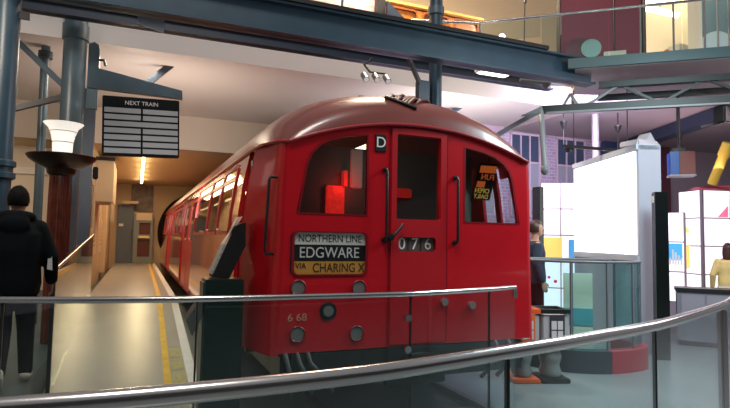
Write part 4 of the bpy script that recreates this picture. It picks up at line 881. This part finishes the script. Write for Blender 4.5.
def person(label, loc, rz, H, skin, J, coat, coatm, trouserm, shoem, hairm, long_hair=False, hood=False, skirt=None):
    # local frame: facing +Y, feet on z = 0; J holds the joints for a 1.75 m figure
    root = thing('person', label, 'person', loc, rz); k = H/1.75
    S = lambda p: Vector(p)*k
    hx = Vector(J.get('head', (0, .03, 1.63)))
    b = MB()
    ell(b, [(0, 0, .84*k, .13*k, .10*k), (0, 0, .95*k, .16*k, .115*k), (0, 0, 1.12*k, .14*k, .10*k), (0, 0, 1.28*k, .165*k, .115*k), (0, 0, 1.40*k, .165*k, .10*k), (0, .0, 1.46*k, .10*k, .075*k)])
    capsule(b, S((0, 0, 1.42)), S(hx)*1+Vector((0, -.01, -.06)), .058*k, .052*k)
    b.ball(S(hx), .073*k, .09*k, .112*k); b.ball(S(hx)+Vector((0, .03, -.06))*k, .052*k, .055*k, .05*k)
    capsule(b, S(hx)+Vector((0, .088, .015))*k, S(hx)+Vector((0, .105, -.018))*k, .009*k, .014*k)
    for s in (-1, 1):
        b.ball(S(hx)+Vector((s*.075, -.005, -.005))*k, .010*k, .02*k, .032*k, 10, 8)
        sh, el, wr = S((s*.175, 0, 1.40)), S(J['elbow'][s > 0]), S(J['wrist'][s > 0])
        capsule(b, sh, el, .05*k, .04*k); capsule(b, el, wr, .04*k, .027*k)
        hp, kn, an = S((s*.09, 0, .88)), S(J['knee'][s > 0]), S(J['ankle'][s > 0])
        capsule(b, hp, kn, .078*k, .052*k); capsule(b, kn, an, .05*k, .036*k)
        td = S(J['toe'][s > 0])-an; capsule(b, an, an+td*.8, .034*k, .028*k)
        fd = (wr-el).normalized(); pc = wr+fd*.05*k; sdv = Vector((0, 1, 0)); sdv = (sdv-fd*sdv.dot(fd)).normalized(); nv = fd.cross(sdv)
        for q in range(5): capsule(b, wr, pc+sdv*(q-2)*.0125*k+fd*.03*k, .018*k, .011*k, 10)
        for q, ln in enumerate((.058, .075, .08, .072)):
            o_ = pc+sdv*(-.027+.018*q)*k+fd*.035*k; m1 = o_+fd*ln*.5*k-nv*s*.006*k; capsule(b, o_, m1, .0095*k, .009*k, 10); capsule(b, m1, m1+(fd*.8-nv*s*.5).normalized()*ln*.5*k, .009*k, .0075*k, 10)
        o_ = wr+fd*.03*k+sdv*.03*k; m1 = o_+(fd*.7+sdv*.6).normalized()*.04*k; capsule(b, o_, m1, .012*k, .0105*k, 10); capsule(b, m1, m1+fd*.028*k, .0105*k, .009*k, 10)
    body = fuse(b, 'body', skin, root, .009, 2)
    for s in (-1, 1):
        e_ = MB().ball(S(hx)+Vector((s*.03, .083, .012))*k, .012*k, .008*k, .008*k, 10, 8); e_.build('eye', mat('eye_dark', (.02, .015, .012), .2), root, smooth=60, local=True)
    MB().ball(S(hx)+Vector((0, .086, -.052))*k, .022*k, .008*k, .006*k, 10, 8).build('mouth', mat('lips', (.35, .12, .10), .5), root, smooth=60, local=True)
    # trousers
    tr = MB()
    ell(tr, [(0, 0, .80*k, .15*k, .115*k), (0, 0, .90*k, .172*k, .128*k), (0, 0, 1.0*k, .16*k, .12*k)])
    for s in (-1, 1):
        hp, kn, an = S((s*.09, 0, .88)), S(J['knee'][s > 0]), S(J['ankle'][s > 0])
        capsule(tr, hp, kn, .098*k, .072*k); capsule(tr, kn, an+(kn-an)*.06, .072*k, .058*k)
        f_ = MB(); td = S(J['toe'][s > 0])-an; sole = an+td*.0+Vector((0, 0, -.055*k))
        capsule(f_, an+Vector((0, 0, -.02*k))-td*.12, an+td*.95, .046*k, .034*k); capsule(f_, an+Vector((0, 0, .02*k)), an+td*.3, .05*k, .045*k)
        sho = fuse(f_, 'shoe', shoem, root, .008, 2)
    fuse(tr, 'trousers', trouserm, root, .012, 4)
    # coat
    ct = MB(); ell(ct, [(cx, cy, z*k, rx*k, ry*k) for cx, cy, z, rx, ry in coat])
    ar = .075 if hood else .064
    for s in (-1, 1):
        sh, el, wr = S((s*.17, 0, 1.385)), S(J['elbow'][s > 0]), S(J['wrist'][s > 0])
        capsule(ct, sh, el, ar*k, (ar-.006)*k); capsule(ct, el, el.lerp(wr, .93), (ar-.008)*k, (ar-.022)*k)
    if hood:
        for a in range(15):
            t_ = PI*2*a/15; ct.ball(Vector((.105*math.cos(t_), -.03+.085*math.sin(t_), 1.475-.02*math.sin(t_)))*k, .05*k, .05*k, .045*k, 10, 8)
        ct.ball(Vector((0, -.13, 1.41))*k, .12*k, .06*k, .10*k)
    fuse(ct, 'jacket', coatm, root, .012, 4)
    if skirt:
        sk_ = MB(); ell(sk_, [(0, 0, z*k, rx*k, ry*k) for z, rx, ry in skirt]); fuse(sk_, 'skirt', trouserm, root, .012, 3)
    hr = MB(); n = 0
    hb = bmesh.new(); bmesh.ops.create_uvsphere(hb, u_segments=28, v_segments=18, radius=1)
    dl = [v for v in hb.verts if (v.co.y > .25 and v.co.z < .42) or (v.co.z < -.52)]
    bmesh.ops.delete(hb, geom=dl, context='VERTS')
    for v in hb.verts: v.co *= 1+.03*math.sin(9*v.co.x+7*v.co.z)*math.cos(8*v.co.y)
    hr.merge(hb, Matrix.Translation(S(hx)+Vector((0, -.008, .008))*k) @ Matrix.Diagonal((.085*k, .103*k, .124*k, 1)))
    if long_hair: ell(hr, [(0, -.05*k+S(hx).y, S(hx).z+.03*k, .088*k, .07*k), (0, -.06*k+S(hx).y, S(hx).z-.08*k, .095*k, .065*k), (0, -.07*k+S(hx).y, S(hx).z-.19*k, .085*k, .05*k), (0, -.075*k+S(hx).y, S(hx).z-.25*k, .05*k, .03*k)])
    hr.build('hair', hairm, root, smooth=80, local=True)
    return root
SKIN = mat('skin', (.46, .25, .17), .5); HAIRK = mat('black_hair', (.004, .003, .003), .7, spec=.15, bump=.3, bscale=90); HAIRB = mat('brown_hair', (.055, .018, .012), .4, bump=.3, bscale=90)
JW = dict(elbow=((-.27, -.08, 1.13), (.27, .03, 1.13)), wrist=((-.27, .02, .90), (.28, .13, .91)), knee=((-.06, -.02, .49), (.10, .12, .49)), ankle=((-.04, -.30, .17), (.11, .17, .085)), toe=((-.04, -.19, .04), (.12, .33, .045)))
JS = dict(elbow=((-.25, -.04, 1.14), (.25, -.04, 1.14)), wrist=((-.26, .04, .90), (.26, .04, .90)), knee=((-.10, .02, .48), (.10, .02, .48)), ankle=((-.10, 0, .085), (.10, 0, .085)), toe=((-.11, .17, .04), (.11, .17, .04)))
person('person in a black hooded puffer jacket walking away up the ramp at left', (-.935, 5.35, .3), .05, 1.67, SKIN, dict(JW, head=(0, .03, 1.63)),
       [(0, 0, .80, .20, .16), (0, 0, .90, .215, .17), (0, -.01, 1.05, .205, .165), (0, -.015, 1.2, .215, .17), (0, -.015, 1.33, .215, .155), (0, -.01, 1.42, .16, .12), (0, 0, 1.48, .09, .085)],
       mat('black_puffer', (.004, .006, .008), .8, spec=.12, bump=.25, bscale=14), mat('black_trousers', (.006, .007, .009), .85, spec=.12), mat('pale_trainers', (.5, .47, .42), .6), HAIRK, hood=True)
q = at(50, 262, Y=5.33)
tag(MB().prism([q+Vector((-.02, 0, -.06)), q+Vector((.02, 0, -.07)), q+Vector((.01, 0, .10)), q+Vector((-.015, 0, .09))], (0, .012, 0)).build('paper_slip', mat('white_paper', (.6, .6, .6), .7)), 'white slip of paper in the right hand of the person in black', 'paper')
person('person in a long navy coat standing just behind the train, mostly hidden', (at(534.5, 300, d=8.5).x, at(534.5, 300, d=8.5).y, 0), -2.0, 1.92, SKIN, JS,
       [(0, 0, .86, .20, .15), (0, 0, .95, .205, .155), (0, 0, 1.12, .18, .14), (0, 0, 1.28, .20, .15), (0, 0, 1.40, .185, .125), (0, 0, 1.46, .10, .08)],
       mat('navy_wool', (.012, .025, .05), .85), mat('black_trousers', (.006, .007, .009), .85, spec=.12), mat('black_shoe', (.01, .01, .01), .4), HAIRB)
person('person in a yellow jacket and pale skirt standing at the dark counter', (at(729, 300, d=9.6).x, at(729, 300, d=9.6).y, 0), -.9, 1.62, SKIN, JS,
       [(0, 0, .93, .17, .13), (0, 0, 1.02, .175, .135), (0, 0, 1.14, .165, .125), (0, 0, 1.28, .185, .135), (0, 0, 1.40, .17, .115), (0, 0, 1.45, .09, .07)],
       mat('yellow_jacket', (.66, .52, .20), .7), mat('cream_cloth', (.62, .55, .44), .8), mat('black_shoe', (.01, .01, .01), .4), HAIRB, long_hair=True, skirt=[(.42, .23, .18), (.7, .20, .155), (.98, .165, .125)])
